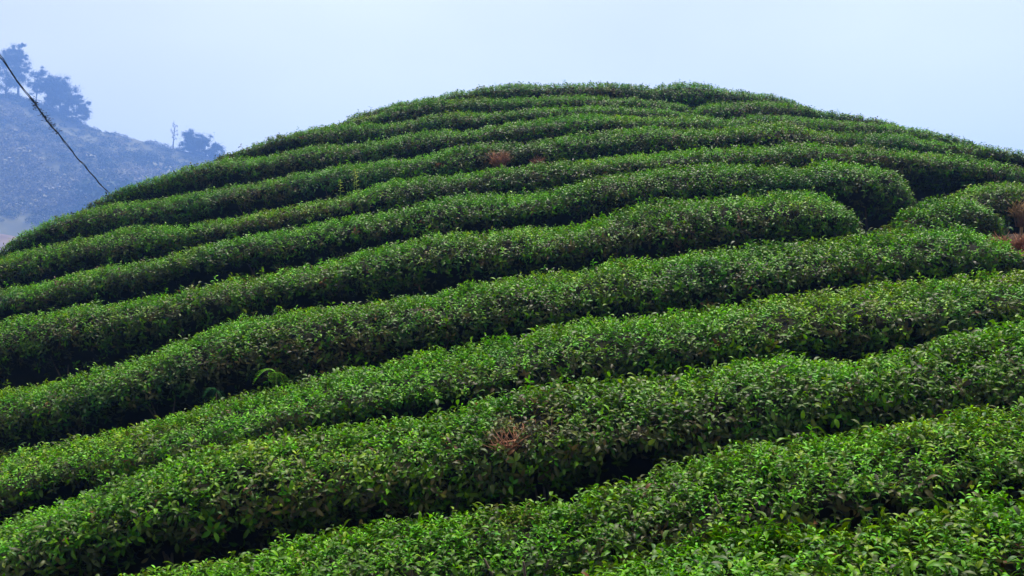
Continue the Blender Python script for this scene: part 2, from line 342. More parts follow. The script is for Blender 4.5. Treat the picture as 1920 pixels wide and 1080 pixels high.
    'R5': [(-10.54,12.06,-1.35,1.55,0.60), (-10.20,11.99,-1.25,1.55,0.60), (-9.86,11.93,-1.14,1.55,0.60), (-9.53,11.87,-1.04,1.55,0.61), (-9.20,11.82,-0.94,1.55,0.62), (-8.87,11.76,-0.84,1.55,0.63), (-8.55,11.71,-0.74,1.55,0.65), (-8.23,11.66,-0.64,1.55,0.67), (-7.92,11.61,-0.55,1.55,0.68), (-7.61,11.56,-0.46,1.55,0.70), (-7.30,11.52,-0.37,1.55,0.72), (-7.00,11.48,-0.29,1.55,0.73), (-6.69,11.44,-0.21,1.55,0.75), (-6.39,11.40,-0.13,1.55,0.76), (-6.09,11.36,-0.06,1.55,0.77), (-5.80,11.33,0.02,1.55,0.77), (-5.50,11.29,0.08,1.55,0.77), (-5.21,11.26,0.15,1.55,0.76), (-4.92,11.23,0.21,1.55,0.76), (-4.63,11.20,0.27,1.55,0.76), (-4.35,11.17,0.33,1.55,0.77), (-4.06,11.15,0.41,1.55,0.79), (-3.78,11.12,0.49,1.55,0.82), (-3.50,11.10,0.56,1.55,0.85), (-3.22,11.08,0.66,1.55,0.87), (-2.94,11.06,0.76,1.55,0.88), (-2.66,11.04,0.84,1.55,0.88), (-2.38,11.02,0.88,1.55,0.88), (-2.10,11.00,0.90,1.55,0.86), (-1.82,10.99,0.92,1.55,0.84), (-1.55,10.97,0.97,1.55,0.83), (-1.27,10.96,1.04,1.55,0.83), (-0.99,10.95,1.10,1.55,0.83), (-0.72,10.94,1.13,1.55,0.82), (-0.45,10.93,1.16,1.55,0.81), (-0.17,10.92,1.20,1.55,0.80), (0.10,10.92,1.24,1.55,0.80), (0.38,10.91,1.29,1.55,0.81), (0.65,10.91,1.35,1.55,0.82), (0.93,10.90,1.41,1.55,0.84), (1.20,10.90,1.45,1.55,0.85), (1.48,10.90,1.48,1.55,0.85), (1.75,10.90,1.52,1.55,0.85), (2.03,10.90,1.55,1.55,0.85), (2.30,10.91,1.58,1.55,0.85), (2.58,10.91,1.61,1.55,0.85), (2.86,10.91,1.64,1.55,0.85), (3.13,10.92,1.67,1.55,0.84), (3.41,10.93,1.69,1.55,0.83), (3.69,10.94,1.71,1.55,0.82), (3.97,10.95,1.75,1.55,0.80), (4.26,10.96,1.78,1.55,0.78), (4.54,10.97,1.80,1.55,0.74), (4.82,10.99,1.80,1.55,0.70), (5.10,11.00,1.77,1.55,0.66), (5.39,11.02,1.70,1.55,0.60)],
    'R6': [(-13.12,14.89,-0.50,1.55,0.90), (-12.64,14.75,-0.39,1.55,0.90), (-12.18,14.62,-0.28,1.55,0.90), (-11.73,14.50,-0.17,1.55,0.90), (-11.29,14.39,-0.06,1.55,0.90), (-10.86,14.28,0.05,1.55,0.90), (-10.44,14.17,0.15,1.55,0.90), (-10.02,14.08,0.25,1.55,0.90), (-9.62,13.99,0.35,1.55,0.90), (-9.22,13.90,0.45,1.55,0.90), (-8.82,13.82,0.53,1.55,0.90), (-8.44,13.74,0.61,1.55,0.90), (-8.06,13.66,0.69,1.55,0.90), (-7.68,13.59,0.76,1.55,0.90), (-7.31,13.53,0.82,1.55,0.90), (-6.94,13.46,0.88,1.55,0.90), (-6.58,13.40,0.93,1.55,0.90), (-6.22,13.35,1.00,1.55,0.90), (-5.87,13.29,1.07,1.55,0.90), (-5.52,13.24,1.13,1.55,0.90), (-5.17,13.19,1.20,1.55,0.90), (-4.83,13.15,1.27,1.55,0.90), (-4.48,13.11,1.34,1.55,0.90), (-4.15,13.07,1.42,1.55,0.90), (-3.81,13.03,1.50,1.55,0.90), (-3.48,13.00,1.57,1.55,0.90), (-3.14,12.97,1.64,1.55,0.89), (-2.81,12.94,1.70,1.55,0.90), (-2.48,12.91,1.76,1.55,0.90), (-2.15,12.88,1.81,1.55,0.90), (-1.83,12.86,1.86,1.55,0.90), (-1.50,12.84,1.92,1.55,0.90), (-1.18,12.82,1.98,1.55,0.90), (-0.85,12.81,2.03,1.55,0.90), (-0.53,12.79,2.07,1.55,0.90), (-0.21,12.78,2.10,1.55,0.90), (0.11,12.77,2.14,1.55,0.90), (0.44,12.76,2.18,1.55,0.90), (0.76,12.76,2.24,1.55,0.90), (1.08,12.75,2.29,1.55,0.90), (1.40,12.75,2.33,1.55,0.90), (1.73,12.75,2.37,1.55,0.90), (2.05,12.75,2.41,1.55,0.90), (2.37,12.76,2.44,1.55,0.90), (2.70,12.76,2.48,1.55,0.90), (3.03,12.77,2.52,1.55,0.89), (3.35,12.78,2.55,1.55,0.88), (3.68,12.80,2.56,1.55,0.85), (4.01,12.81,2.54,1.55,0.80), (4.34,12.83,2.47,1.55,0.73)],
    'R6b': [(4.98,13.15,2.40,1.55,0.60), (5.08,13.15,2.49,1.55,0.62), (5.19,13.16,2.55,1.55,0.65), (5.29,13.17,2.58,1.55,0.67), (5.39,13.18,2.60,1.55,0.69), (5.49,13.19,2.61,1.55,0.70), (5.59,13.20,2.61,1.55,0.69), (5.69,13.21,2.59,1.55,0.68), (5.79,13.22,2.58,1.55,0.66), (5.89,13.23,2.56,1.55,0.65), (5.99,13.24,2.53,1.55,0.63), (6.09,13.25,2.50,1.55,0.61), (6.18,13.26,2.46,1.55,0.61), (6.28,13.27,2.40,1.55,0.60)],
    'R7': [(-15.52,18.08,0.19,1.55,0.70), (-14.86,17.81,0.31,1.55,0.69), (-14.23,17.57,0.43,1.55,0.67), (-13.63,17.35,0.54,1.55,0.66), (-13.05,17.14,0.66,1.55,0.65), (-12.49,16.95,0.77,1.55,0.64), (-11.95,16.77,0.87,1.55,0.63), (-11.43,16.60,0.98,1.55,0.63), (-10.92,16.45,1.08,1.55,0.63), (-10.42,16.30,1.17,1.55,0.63), (-9.93,16.17,1.26,1.55,0.64), (-9.46,16.04,1.35,1.55,0.64), (-9.00,15.92,1.43,1.55,0.65), (-8.54,15.81,1.50,1.55,0.66), (-8.09,15.70,1.56,1.55,0.66), (-7.66,15.61,1.62,1.55,0.67), (-7.22,15.51,1.69,1.55,0.68), (-6.80,15.43,1.76,1.55,0.68), (-6.38,15.35,1.85,1.55,0.69), (-5.97,15.27,1.93,1.55,0.70), (-5.56,15.20,1.99,1.55,0.70), (-5.16,15.13,2.05,1.55,0.70), (-4.76,15.07,2.14,1.55,0.70), (-4.37,15.01,2.23,1.55,0.70), (-3.98,14.96,2.31,1.55,0.71), (-3.59,14.91,2.38,1.55,0.71), (-3.21,14.87,2.44,1.55,0.71), (-2.83,14.82,2.50,1.55,0.72), (-2.45,14.79,2.56,1.55,0.72), (-2.07,14.75,2.61,1.55,0.72), (-1.69,14.72,2.67,1.55,0.72), (-1.32,14.70,2.72,1.55,0.73), (-0.95,14.67,2.78,1.55,0.74), (-0.57,14.65,2.84,1.55,0.76), (-0.20,14.63,2.90,1.55,0.78), (0.17,14.62,2.96,1.55,0.81), (0.54,14.61,3.03,1.55,0.82), (0.91,14.60,3.08,1.55,0.83), (1.28,14.60,3.13,1.55,0.84), (1.65,14.60,3.18,1.55,0.84), (2.02,14.60,3.22,1.55,0.84), (2.39,14.61,3.27,1.55,0.84), (2.77,14.62,3.31,1.55,0.83), (3.14,14.63,3.33,1.55,0.81), (3.52,14.65,3.34,1.55,0.79), (3.90,14.67,3.34,1.55,0.77), (4.28,14.69,3.33,1.55,0.76), (4.66,14.72,3.33,1.55,0.77), (5.04,14.75,3.32,1.55,0.79), (5.43,14.79,3.27,1.55,0.80), (5.81,14.82,3.17,1.55,0.82)],
    'R7b': [(6.26,14.72,2.91,1.21,0.60), (6.50,14.75,3.01,1.28,0.62), (6.74,14.78,3.08,1.36,0.64), (6.98,14.82,3.12,1.44,0.66), (7.22,14.86,3.14,1.51,0.68), (7.46,14.90,3.14,1.54,0.69), (7.70,14.94,3.12,1.55,0.69), (7.95,14.98,3.09,1.55,0.70), (8.19,15.03,3.06,1.55,0.70), (8.44,15.08,3.02,1.55,0.70), (8.70,15.12,2.98,1.55,0.70), (8.95,15.18,2.94,1.55,0.70), (9.21,15.23,2.91,1.55,0.70), (9.47,15.29,2.87,1.55,0.70)],
    'R8': [(-16.29,21.15,0.87,1.90,0.60), (-15.46,20.72,1.07,1.90,0.60), (-14.69,20.33,1.26,1.90,0.60), (-13.95,19.98,1.45,1.90,0.60), (-13.26,19.67,1.63,1.90,0.61), (-12.60,19.38,1.80,1.90,0.63), (-11.96,19.12,1.95,1.90,0.67), (-11.35,18.88,2.10,1.90,0.71), (-10.76,18.65,2.23,1.90,0.76), (-10.19,18.45,2.33,1.89,0.80), (-9.63,18.26,2.40,1.88,0.82), (-9.09,18.08,2.45,1.85,0.82), (-8.56,17.92,2.50,1.83,0.81), (-8.05,17.77,2.55,1.80,0.80), (-7.54,17.63,2.62,1.78,0.79), (-7.05,17.50,2.70,1.76,0.79), (-6.57,17.38,2.78,1.74,0.78), (-6.10,17.27,2.84,1.72,0.77), (-5.64,17.16,2.89,1.70,0.75), (-5.18,17.07,2.94,1.68,0.72), (-4.73,16.98,3.01,1.66,0.70), (-4.28,16.90,3.08,1.64,0.69), (-3.84,16.83,3.15,1.62,0.69), (-3.41,16.76,3.22,1.61,0.70), (-2.98,16.70,3.29,1.60,0.72), (-2.55,16.65,3.36,1.60,0.74), (-2.12,16.60,3.43,1.59,0.76), (-1.70,16.55,3.50,1.59,0.78), (-1.28,16.52,3.56,1.58,0.79), (-0.86,16.48,3.63,1.58,0.80), (-0.45,16.46,3.69,1.58,0.79), (-0.03,16.44,3.75,1.58,0.78), (0.39,16.42,3.79,1.59,0.77), (0.80,16.41,3.83,1.62,0.75), (1.22,16.40,3.87,1.64,0.73), (1.63,16.40,3.91,1.67,0.71), (2.05,16.40,3.95,1.70,0.70), (2.46,16.41,3.98,1.74,0.69), (2.88,16.43,4.02,1.78,0.68), (3.30,16.45,4.06,1.82,0.68), (3.73,16.47,4.08,1.85,0.69), (4.15,16.51,4.09,1.88,0.69), (4.58,16.54,4.09,1.89,0.69), (5.01,16.58,4.08,1.90,0.70), (5.45,16.63,4.07,1.90,0.71), (5.89,16.69,4.07,1.90,0.73), (6.33,16.75,4.07,1.90,0.75), (6.78,16.82,4.06,1.90,0.77), (7.24,16.89,4.04,1.90,0.79), (7.70,16.98,4.00,1.90,0.79), (8.17,17.07,3.93,1.90,0.79), (8.64,17.17,3.82,1.90,0.79), (9.12,17.27,3.67,1.90,0.79)],
    'R9': [(-10.19,20.80,2.59,1.77,0.60), (-9.57,20.53,3.14,1.82,0.67), (-8.95,20.28,3.44,1.85,0.74), (-8.35,20.04,3.60,1.87,0.80), (-7.77,19.83,3.71,1.86,0.85), (-7.20,19.64,3.76,1.84,0.88), (-6.64,19.46,3.79,1.81,0.89), (-6.10,19.30,3.85,1.78,0.90), (-5.57,19.15,3.91,1.76,0.90), (-5.05,19.01,3.99,1.74,0.90), (-4.53,18.89,4.06,1.73,0.90), (-4.03,18.78,4.12,1.71,0.90), (-3.54,18.68,4.19,1.69,0.90), (-3.05,18.59,4.25,1.67,0.89), (-2.56,18.51,4.31,1.65,0.89), (-2.08,18.44,4.36,1.64,0.88), (-1.61,18.38,4.41,1.62,0.86), (-1.14,18.33,4.45,1.60,0.86), (-0.67,18.29,4.52,1.60,0.86), (-0.20,18.25,4.61,1.61,0.87), (0.27,18.23,4.68,1.62,0.88), (0.73,18.21,4.72,1.65,0.89), (1.20,18.20,4.75,1.69,0.89), (1.66,18.20,4.78,1.72,0.88), (2.13,18.21,4.81,1.76,0.87), (2.60,18.22,4.84,1.79,0.85), (3.07,18.25,4.86,1.83,0.83), (3.54,18.28,4.89,1.86,0.81), (4.02,18.32,4.90,1.89,0.79), (4.50,18.37,4.91,1.90,0.77), (4.98,18.43,4.90,1.90,0.74), (5.48,18.50,4.88,1.90,0.71), (5.97,18.58,4.86,1.90,0.68), (6.48,18.67,4.82,1.90,0.65), (6.99,18.77,4.79,1.90,0.63), (7.52,18.89,4.78,1.90,0.61), (8.05,19.02,4.77,1.90,0.60), (8.60,19.16,4.76,1.90,0.60), (9.16,19.31,4.73,1.90,0.60), (9.73,19.49,4.59,1.90,0.60), (10.30,19.67,4.24,1.90,0.60), (10.88,19.87,3.65,1.90,0.60)],
    'R10': [(-9.05,22.57,4.18,1.85,0.60), (-8.36,22.23,4.50,1.83,0.68), (-7.69,21.93,4.71,1.81,0.76), (-7.04,21.65,4.85,1.79,0.82), (-6.42,21.40,4.96,1.77,0.87), (-5.81,21.18,5.02,1.75,0.89), (-5.22,20.98,5.03,1.72,0.89), (-4.64,20.80,5.04,1.68,0.88), (-4.07,20.65,5.06,1.64,0.86), (-3.52,20.50,5.10,1.61,0.85), (-2.97,20.38,5.15,1.58,0.84), (-2.44,20.27,5.21,1.56,0.84), (-1.91,20.18,5.26,1.55,0.84), (-1.38,20.10,5.31,1.54,0.84), (-0.86,20.03,5.37,1.53,0.83), (-0.34,19.98,5.42,1.52,0.82), (0.17,19.94,5.47,1.53,0.81), (0.69,19.92,5.53,1.56,0.80), (1.20,19.90,5.59,1.59,0.80), (1.72,19.90,5.61,1.63,0.78), (2.23,19.91,5.60,1.66,0.74), (2.75,19.94,5.58,1.69,0.70), (3.27,19.98,5.55,1.71,0.66), (3.80,20.03,5.51,1.73,0.63), (4.32,20.09,5.45,1.74,0.61), (4.86,20.17,5.39,1.74,0.60)],
    'R11': [(-6.64,23.26,5.59,1.43,0.60), (-5.96,22.96,5.68,1.42,0.65), (-5.30,22.70,5.80,1.41,0.70), (-4.66,22.46,5.91,1.42,0.75), (-4.04,22.26,5.97,1.42,0.78), (-3.43,22.08,5.98,1.41,0.79), (-2.83,21.93,5.98,1.39,0.78), (-2.24,21.79,6.01,1.37,0.75), (-1.66,21.68,6.05,1.36,0.73), (-1.09,21.59,6.11,1.34,0.71), (-0.52,21.51,6.15,1.34,0.69), (0.05,21.46,6.18,1.34,0.67), (0.61,21.42,6.20,1.35,0.64), (1.17,21.40,6.23,1.38,0.62), (1.73,21.40,6.25,1.41,0.61), (2.30,21.42,6.23,1.45,0.60), (2.87,21.45,6.18,1.49,0.60), (3.44,21.51,6.13,1.53,0.60), (4.01,21.58,6.08,1.57,0.60), (4.60,21.67,6.01,1.61,0.60), (5.19,21.78,5.93,1.67,0.60)],
    'R12': [(-5.32,24.29,6.35,1.50,0.60), (-4.62,24.00,6.44,1.48,0.61), (-3.94,23.75,6.54,1.47,0.62), (-3.28,23.53,6.63,1.48,0.64), (-2.63,23.35,6.71,1.49,0.67), (-1.99,23.19,6.78,1.49,0.69), (-1.37,23.06,6.82,1.49,0.69), (-0.75,22.96,6.83,1.47,0.68), (-0.13,22.89,6.83,1.45,0.65), (0.48,22.83,6.84,1.44,0.63), (1.09,22.81,6.85,1.43,0.61), (1.70,22.80,6.86,1.43,0.61), (2.31,22.82,6.84,1.43,0.60), (2.92,22.86,6.80,1.43,0.60), (3.54,22.93,6.75,1.44,0.60), (4.17,23.03,6.70,1.45,0.60)],
    'R13': [(-4.08,25.49,7.09,1.55,0.60), (-3.44,25.26,7.19,1.55,0.60), (-2.82,25.05,7.29,1.55,0.61), (-2.21,24.88,7.38,1.55,0.62), (-1.61,24.74,7.47,1.55,0.64), (-1.02,24.62,7.55,1.55,0.67), (-0.43,24.53,7.60,1.55,0.71), (0.16,24.46,7.63,1.55,0.75), (0.74,24.42,7.66,1.55,0.78), (1.32,24.40,7.68,1.55,0.80), (1.91,24.41,7.68,1.55,0.80), (2.49,24.43,7.67,1.55,0.78), (3.08,24.49,7.62,1.55,0.76), (3.67,24.57,7.54,1.55,0.72)],
    'S1': [(3.09,24.68,7.53,1.85,0.90), (3.41,24.71,7.64,1.83,0.90), (3.74,24.75,7.70,1.81,0.90), (4.06,24.80,7.72,1.79,0.90), (4.39,24.85,7.72,1.77,0.89), (4.72,24.91,7.72,1.75,0.86), (5.05,24.98,7.70,1.73,0.82), (5.38,25.05,7.67,1.71,0.77), (5.72,25.13,7.63,1.68,0.71), (6.06,25.22,7.59,1.66,0.66), (6.40,25.32,7.56,1.65,0.62), (6.75,25.43,7.51,1.63,0.61), (7.11,25.54,7.47,1.61,0.60), (7.47,25.67,7.42,1.59,0.60)],
    'S2': [(3.86,23.07,6.66,1.59,0.77), (4.24,23.13,6.74,1.57,0.77), (4.63,23.19,6.80,1.55,0.76), (5.02,23.27,6.84,1.55,0.75), (5.41,23.36,6.86,1.55,0.73), (5.81,23.46,6.88,1.55,0.71), (6.22,23.57,6.88,1.55,0.68), (6.63,23.69,6.88,1.54,0.65), (7.04,23.82,6.85,1.53,0.63), (7.47,23.97,6.83,1.52,0.61), (7.91,24.13,6.80,1.51,0.61), (8.35,24.31,6.79,1.50,0.60), (8.81,24.50,6.75,1.50,0.60), (9.27,24.71,6.71,1.51,0.60)],
    'S3': [(4.63,21.68,6.04,1.90,0.65), (5.03,21.75,6.10,1.90,0.68), (5.44,21.83,6.12,1.90,0.71), (5.85,21.93,6.13,1.90,0.73), (6.26,22.03,6.14,1.90,0.74), (6.68,22.15,6.14,1.90,0.75), (7.11,22.28,6.15,1.90,0.76), (7.55,22.43,6.16,1.90,0.76), (8.00,22.58,6.17,1.90,0.76), (8.46,22.76,6.17,1.90,0.75), (8.93,22.95,6.15,1.90,0.72), (9.42,23.16,6.12,1.90,0.68), (9.91,23.38,6.04,1.90,0.64), (10.42,23.63,5.90,1.90,0.60)],
}

NAMES = list(CRESTS)


def resample(P, step):
    P = np.asarray(P, float)
    s = np.r_[0, np.cumsum(np.linalg.norm(np.diff(P[:, :3], axis=0), axis=1))]
    n = max(6, int(s[-1] / step) + 1)
    t = np.linspace(0, s[-1], n)
    # smooth the polyline a little
    Q = np.stack([np.interp(t, s, P[:, k]) for k in range(P.shape[1])], 1)
    for _ in range(3):
        Q[1:-1] = 0.25 * Q[:-2] + 0.5 * Q[1:-1] + 0.25 * Q[2:]
    return Q, t


# section of a clipped tea hedge: (across, height), front (downhill) base -> over the top -> back base
SECT = np.array([(-0.26, -0.45), (-0.33, 0.18), (-0.42, 0.34), (-0.49, 0.48), (-0.485, 0.68), (-0.36, 0.87), (-0.20, 0.955),
                 (0.0, 1.0), (0.18, 1.01), (0.33, 0.96), (0.43, 0.84), (0.49, 0.66), (0.50, 0.45), (0.46, 0.2), (0.38, -0.45)])
TILT = 0.15
_ss = np.r_[0, np.cumsum(np.linalg.norm(np.diff(SECT * [1.35, 0.85], axis=0), axis=1))]
_ss /= _ss[-1]


class Row:
    """the swept shape of one hedge: surface(u metres along, v 0..1 round the section) -> point, normal"""
    def __init__(self, name):
        self.name = name
        Q, t = resample(CRESTS[name], 0.22)
        self.t, self.L = t, t[-1]
        self.crest, self.w = Q[:, :3], Q[:, 3]
        T = np.gradient(Q[:, :3], axis=0)
        T[:, 2] = 0
        for _ in range(6):
            T[1:-1] = 0.25 * T[:-2] + 0.5 * T[1:-1] + 0.25 * T[2:]
        T /= np.linalg.norm(T, axis=1)[:, None]
        self.T = T
        self.A = np.stack([-T[:, 1], T[:, 0], 0 * T[:, 0]], 1)
        self.H = Q[:, 4]
        end = np.minimum(t, self.L - t)
        self.taper = np.sqrt(np.clip(1 - (1 - np.clip(end / 0.55, 0, 1)) ** 2, 0.02, 1))
        self.base = self.crest - self.A * (0.27 * self.w)[:, None]
        self.base[:, 2] = self.crest[:, 2] - 1.0 * self.H - TILT * 0.27 * self.w
        # ends of a row are leafy down to the ground, and so is the stretch of row 8 that stands free on the shoulder
        self.skirt = 1 - smooth01(0.5, 1.6, end)
        if name in ('S1', 'S2', 'S3', 'R13', 'R12'):
            self.skirt[:] = 1
        if name == 'R8':
            self.skirt = np.maximum(self.skirt, smooth01(3.8, 4.8, self.crest[:, 0]))
        self.lift = 0.24 * smooth01(1.2, 2.0, self.crest[:, 0]) if name == 'R2' else 0 * t      # that stretch is bare lower down
        self.seed = NAMES.index(name) * 13 + 5

    def surface(self, u, v, inset=0.0, rough=1.0):
        i = lambda a: np.interp(u, self.t, a)
        base = np.stack([i(self.base[:, k]) for k in range(3)], 1)
        A = np.stack([i(self.A[:, k]) for k in range(3)], 1)
        w, H, tp = i(self.w), i(self.H), i(self.taper)
        a = np.interp(v, _ss, SECT[:, 0]) * w
        h = np.interp(v, _ss, SECT[:, 1]) * H
        e = 1e-3
        da = (np.interp(np.clip(v + e, 0, 1), _ss, SECT[:, 0]) - np.interp(np.clip(v - e, 0, 1), _ss, SECT[:, 0])) * w
        dh = (np.interp(np.clip(v + e, 0, 1), _ss, SECT[:, 1]) - np.interp(np.clip(v - e, 0, 1), _ss, SECT[:, 1])) * H
        na, nh = -dh, da
        ln = np.hypot(na, nh) + 1e-9
        na, nh = na / ln, nh / ln
        # clipped surface is uneven: broad lobes of single bushes and smaller lumps
        pp = np.stack([u, a * 0.8 + 7.0, h], 1)
        bump = rough * (0.095 * vnoise(pp * [0.9, 0.9, 0.9], self.seed) + 0.05 * vnoise(pp * [2.4, 2.4, 2.4], self.seed + 1)
                        + 0.042 * vnoise(pp * [6.5, 6.5, 6.5], self.seed + 2))
        # hollows in the lower front where the outer leaves end and the dark-painted core shows
        edge = 0.09 * vnoise(np.stack([u * 1.7, 0 * u, 0 * u + 9.1], 1), self.seed + 6) + 0.05 * vnoise(np.stack([u * 5, 0 * u, 0 * u], 1), self.seed + 7)
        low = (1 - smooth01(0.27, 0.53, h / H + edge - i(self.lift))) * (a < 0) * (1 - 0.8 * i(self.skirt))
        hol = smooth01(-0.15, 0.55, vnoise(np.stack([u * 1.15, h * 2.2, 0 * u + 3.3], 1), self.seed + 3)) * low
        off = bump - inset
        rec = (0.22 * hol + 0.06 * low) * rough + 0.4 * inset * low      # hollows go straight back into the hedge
        a0 = a
        a = a + na * off + rec
        a = np.where(a0 < 0, np.minimum(a, np.maximum(a0, -0.07 * w)), a) * tp
        h = (h + np.maximum(nh, -0.15) * off) * (0.25 + 0.75 * tp)
        P = base + A * a[:, None]
        P[:, 2] += h + TILT * a
        N = A * na[:, None]
        N[:, 2] += nh
        N /= np.linalg.norm(N, axis=1)[:, None]
        return P, N, h / H, hol, low


rows = {n: Row(n) for n in NAMES}

# ------------------------------------------------------------------ hill ground
_bp = np.concatenate([np.c_[r.base[::2, :2], np.minimum(r.base[::2, 2] + 0.05, r.crest[::2, 2] - 0.86)] for r in rows.values()])
# the path the photographer stands on and the slope beside it
_extra = np.array([(x, y, -1.50 + 0.16 * x + 0.10 * (y - 2.4)) for x in np.arange(-9, 9.1, 1.5) for y in (-6, -3, 0.0, 2.4)])
# trodden soil where the rows end on the shoulder
_shoulder = np.array([(5.6, 11.5, 1.66), (5.95, 11.4, 1.68), (6.35, 11.5, 1.72), (6.8, 11.6, 1.76), (7.3, 11.7, 1.8), (5.9, 11.9, 1.78), (6.4, 12.0, 1.82),
                      (6.9, 12.1, 1.86), (6.6, 12.6, 2.05), (6.9, 13.0, 2.25), (6.7, 13.2, 2.3), (7.2, 12.6, 2.15), (7.4, 13.1, 2.3),
                      (4.62, 12.0, 1.93), (4.75, 12.4, 2.02), (4.85, 12.8, 2.1), (4.95, 13.2, 2.18)])
_bp = np.concatenate([_bp, _extra, _shoulder])


def ground_z(x, y):
    x, y = np.asarray(x, float).ravel(), np.asarray(y, float).ravel()
    out = np.empty(len(x))
    for s in range(0, len(x), 4000):
        dx = x[s:s + 4000, None] - _bp[None, :, 0]
        dy = y[s:s + 4000, None] - _bp[None, :, 1]
        d2 = dx * dx + dy * dy
        dm = np.sqrt(d2.min(1))
        w = np.exp(-(d2 - (dm ** 2)[:, None]) / (2 * 0.36 ** 2))
        z = (w * _bp[None, :, 2]).sum(1) / w.sum(1)
        far = np.maximum(dm - 0.8, 0)
        out[s:s + 4000] = z - 0.08 - 0.16 * smooth01(0.35, 0.75, dm) - 0.48 * far - 0.002 * far ** 2
    return out


def grid(name, xs, ys, zf, mat, parent=None):
    X, Y = np.meshgrid(xs, ys)
    Z = zf(X.ravel(), Y.ravel())
    V = np.stack([X.ravel(), Y.ravel(), Z], 1)
    nx, ny = len(xs), len(ys)
    F = [(j * nx + i, j * nx + i + 1, (j + 1) * nx + i + 1, (j + 1) * nx + i) for j in range(ny - 1) for i in range(nx - 1)]
    return link(name, mesh_of(name, V, F, mat), parent)


def hill_z(x, y):
    n = fbm(np.stack([x * 0.9, y * 0.9, 0 * x], 1), 3, 91)
    return np.maximum(ground_z(x, y) + 0.05 * n, -85)


tag(grid('hill_ground', np.r_[np.r_[np.arange(-220, -40, 6.0), np.arange(-40, -16, 2.0)], np.arange(-16, 14, 0.3), np.arange(14, 40, 2.0), np.arange(40, 220, 6.0)],
         np.r_[np.arange(-200, -40, 6.0), np.arange(-40, -6, 2.0), np.arange(-6, 30, 0.3), np.arange(30, 60, 2.0), np.arange(60, 240, 6.0)], hill_z, M_soil), kind='structure')


def valley_z(x, y):
    return -68 + 5.0 * fbm(np.stack([x * 0.01, y * 0.01, 0 * x], 1), 3, 44)


_e = np.r_[np.arange(-1500, -400, 100.0), np.arange(-400, 401, 16.0), np.arange(500, 1501, 100.0)]
tag(grid('valley_ground', _e, _e, valley_z, M_valley), kind='structure')

# ------------------------------------------------------------------ tea leaves and shoots
def leaf_vf(L, W, droop, fold=0.28, base_lift=0.5, segs=4):
    """one leaf along +X from the origin, arched: rises at base_lift then bends down by droop"""
    V, F = [], []
    x = z = 0.0
    ang = base_lift
    rows_ = []
    for k in range(segs + 1):
        t = k / segs
        w = W * (math.sin(math.pi * min(1, t * 0.94 + 0.06)) ** 0.75) * 0.5 if 0 < k < segs else 0.0
        if k in (0, segs):
            V.append((x, 0, z)); rows_.append((len(V) - 1,))
        else:
            V.append((x, w, z + w * fold)); V.append((x, 0, z)); V.append((x, -w, z + w * fold))
            rows_.append((len(V) - 3, len(V) - 2, len(V) - 1))
        x += L / segs * math.cos(ang)
        z += L / segs * math.sin(ang)
        ang -= droop / segs * (0.6 + 0.8 * t)
    for k in range(segs):
        a, b = rows_[k], rows_[k + 1]
        if len(a) == 1:
            F += [(a[0], b[1], b[0]), (a[0], b[2], b[1])]
        elif len(b) == 1:
            F += [(a[0], a[1], b[0]), (a[1], a[2], b[0])]
        else:
            F += [(a[0], a[1], b[1], b[0]), (a[1], a[2], b[2], b[1])]
    return np.array(V, float), F


def rotz(V, a):
    c, s = math.cos(a), math.sin(a)
    return np.stack([V[:, 0] * c - V[:, 1] * s, V[:, 0] * s + V[:, 1] * c, V[:, 2]], 1)


def shoot(kind, seed, mat):
    """a leafy shoot growing along +Z, origin inside the hedge; one mesh instanced many times"""
    r = random.Random(seed)
    g = Geo()
    if kind == 'young':        # tip of a shoot: small upright leaves round a bud, arching ones below
        n, ln = r.choice((5, 6, 7)), r.uniform(0.042, 0.065)
    else:                      # older wood: larger leaves that arch and hang
        n, ln = r.choice((5, 6, 6)), r.uniform(0.06, 0.10)
    a = r.uniform(0, 6.28)
    lean = Vector((r.uniform(-.2, .2), r.uniform(-.2, .2), 1))
    g.tube([lean * (-0.05), lean * ln * 0.5, lean * ln], 0.0017, 0.001, 3)
    for k in range(n):
        t = (k + 0.6) / n
        p = np.array(lean * (ln * (t * 1.15 - 0.15)))
        if kind == 'young':
            L = r.uniform(0.044, 0.062) * (1.12 - 0.5 * t)
            W = L * r.uniform(0.33, 0.41)
            lift, droop = 0.05 + 0.75 * t + r.uniform(-.2, .2), 0.7 + 0.7 * r.random()
        else:
            L = r.uniform(0.055, 0.082)
            W = L * r.uniform(0.33, 0.41)
            lift, droop = -0.1 + 0.7 * t + r.uniform(-.25, .25), 0.8 + 0.9 * r.random()
        V, F = leaf_vf(L, W, droop, r.uniform(.2, .45), lift)
        roll = r.uniform(-.35, .35)
        V = np.stack([V[:, 0], V[:, 1] * math.cos(roll) - V[:, 2] * math.sin(roll) * 0.3, V[:, 2] + V[:, 1] * math.sin(roll)], 1)
        V = rotz(V, a + 2.4 * k + r.uniform(-.3, .3)) + p
        g.add([tuple(v) for v in V], F)
    return g.mesh('tea_shoot_' + kind, mat)


LIB = []


def lib_obj(name, me):
    o = bpy.data.objects.new(name, me)      # source mesh for instancing, never linked to the scene
    LIB.append(o)
    return o


YOUNG = [lib_obj('young_shoot', shoot('young', 100 + k, M_leaf)) for k in range(6)]
OLD = [lib_obj('old_shoot', shoot('old', 200 + k, M_leaf)) for k in range(6)]


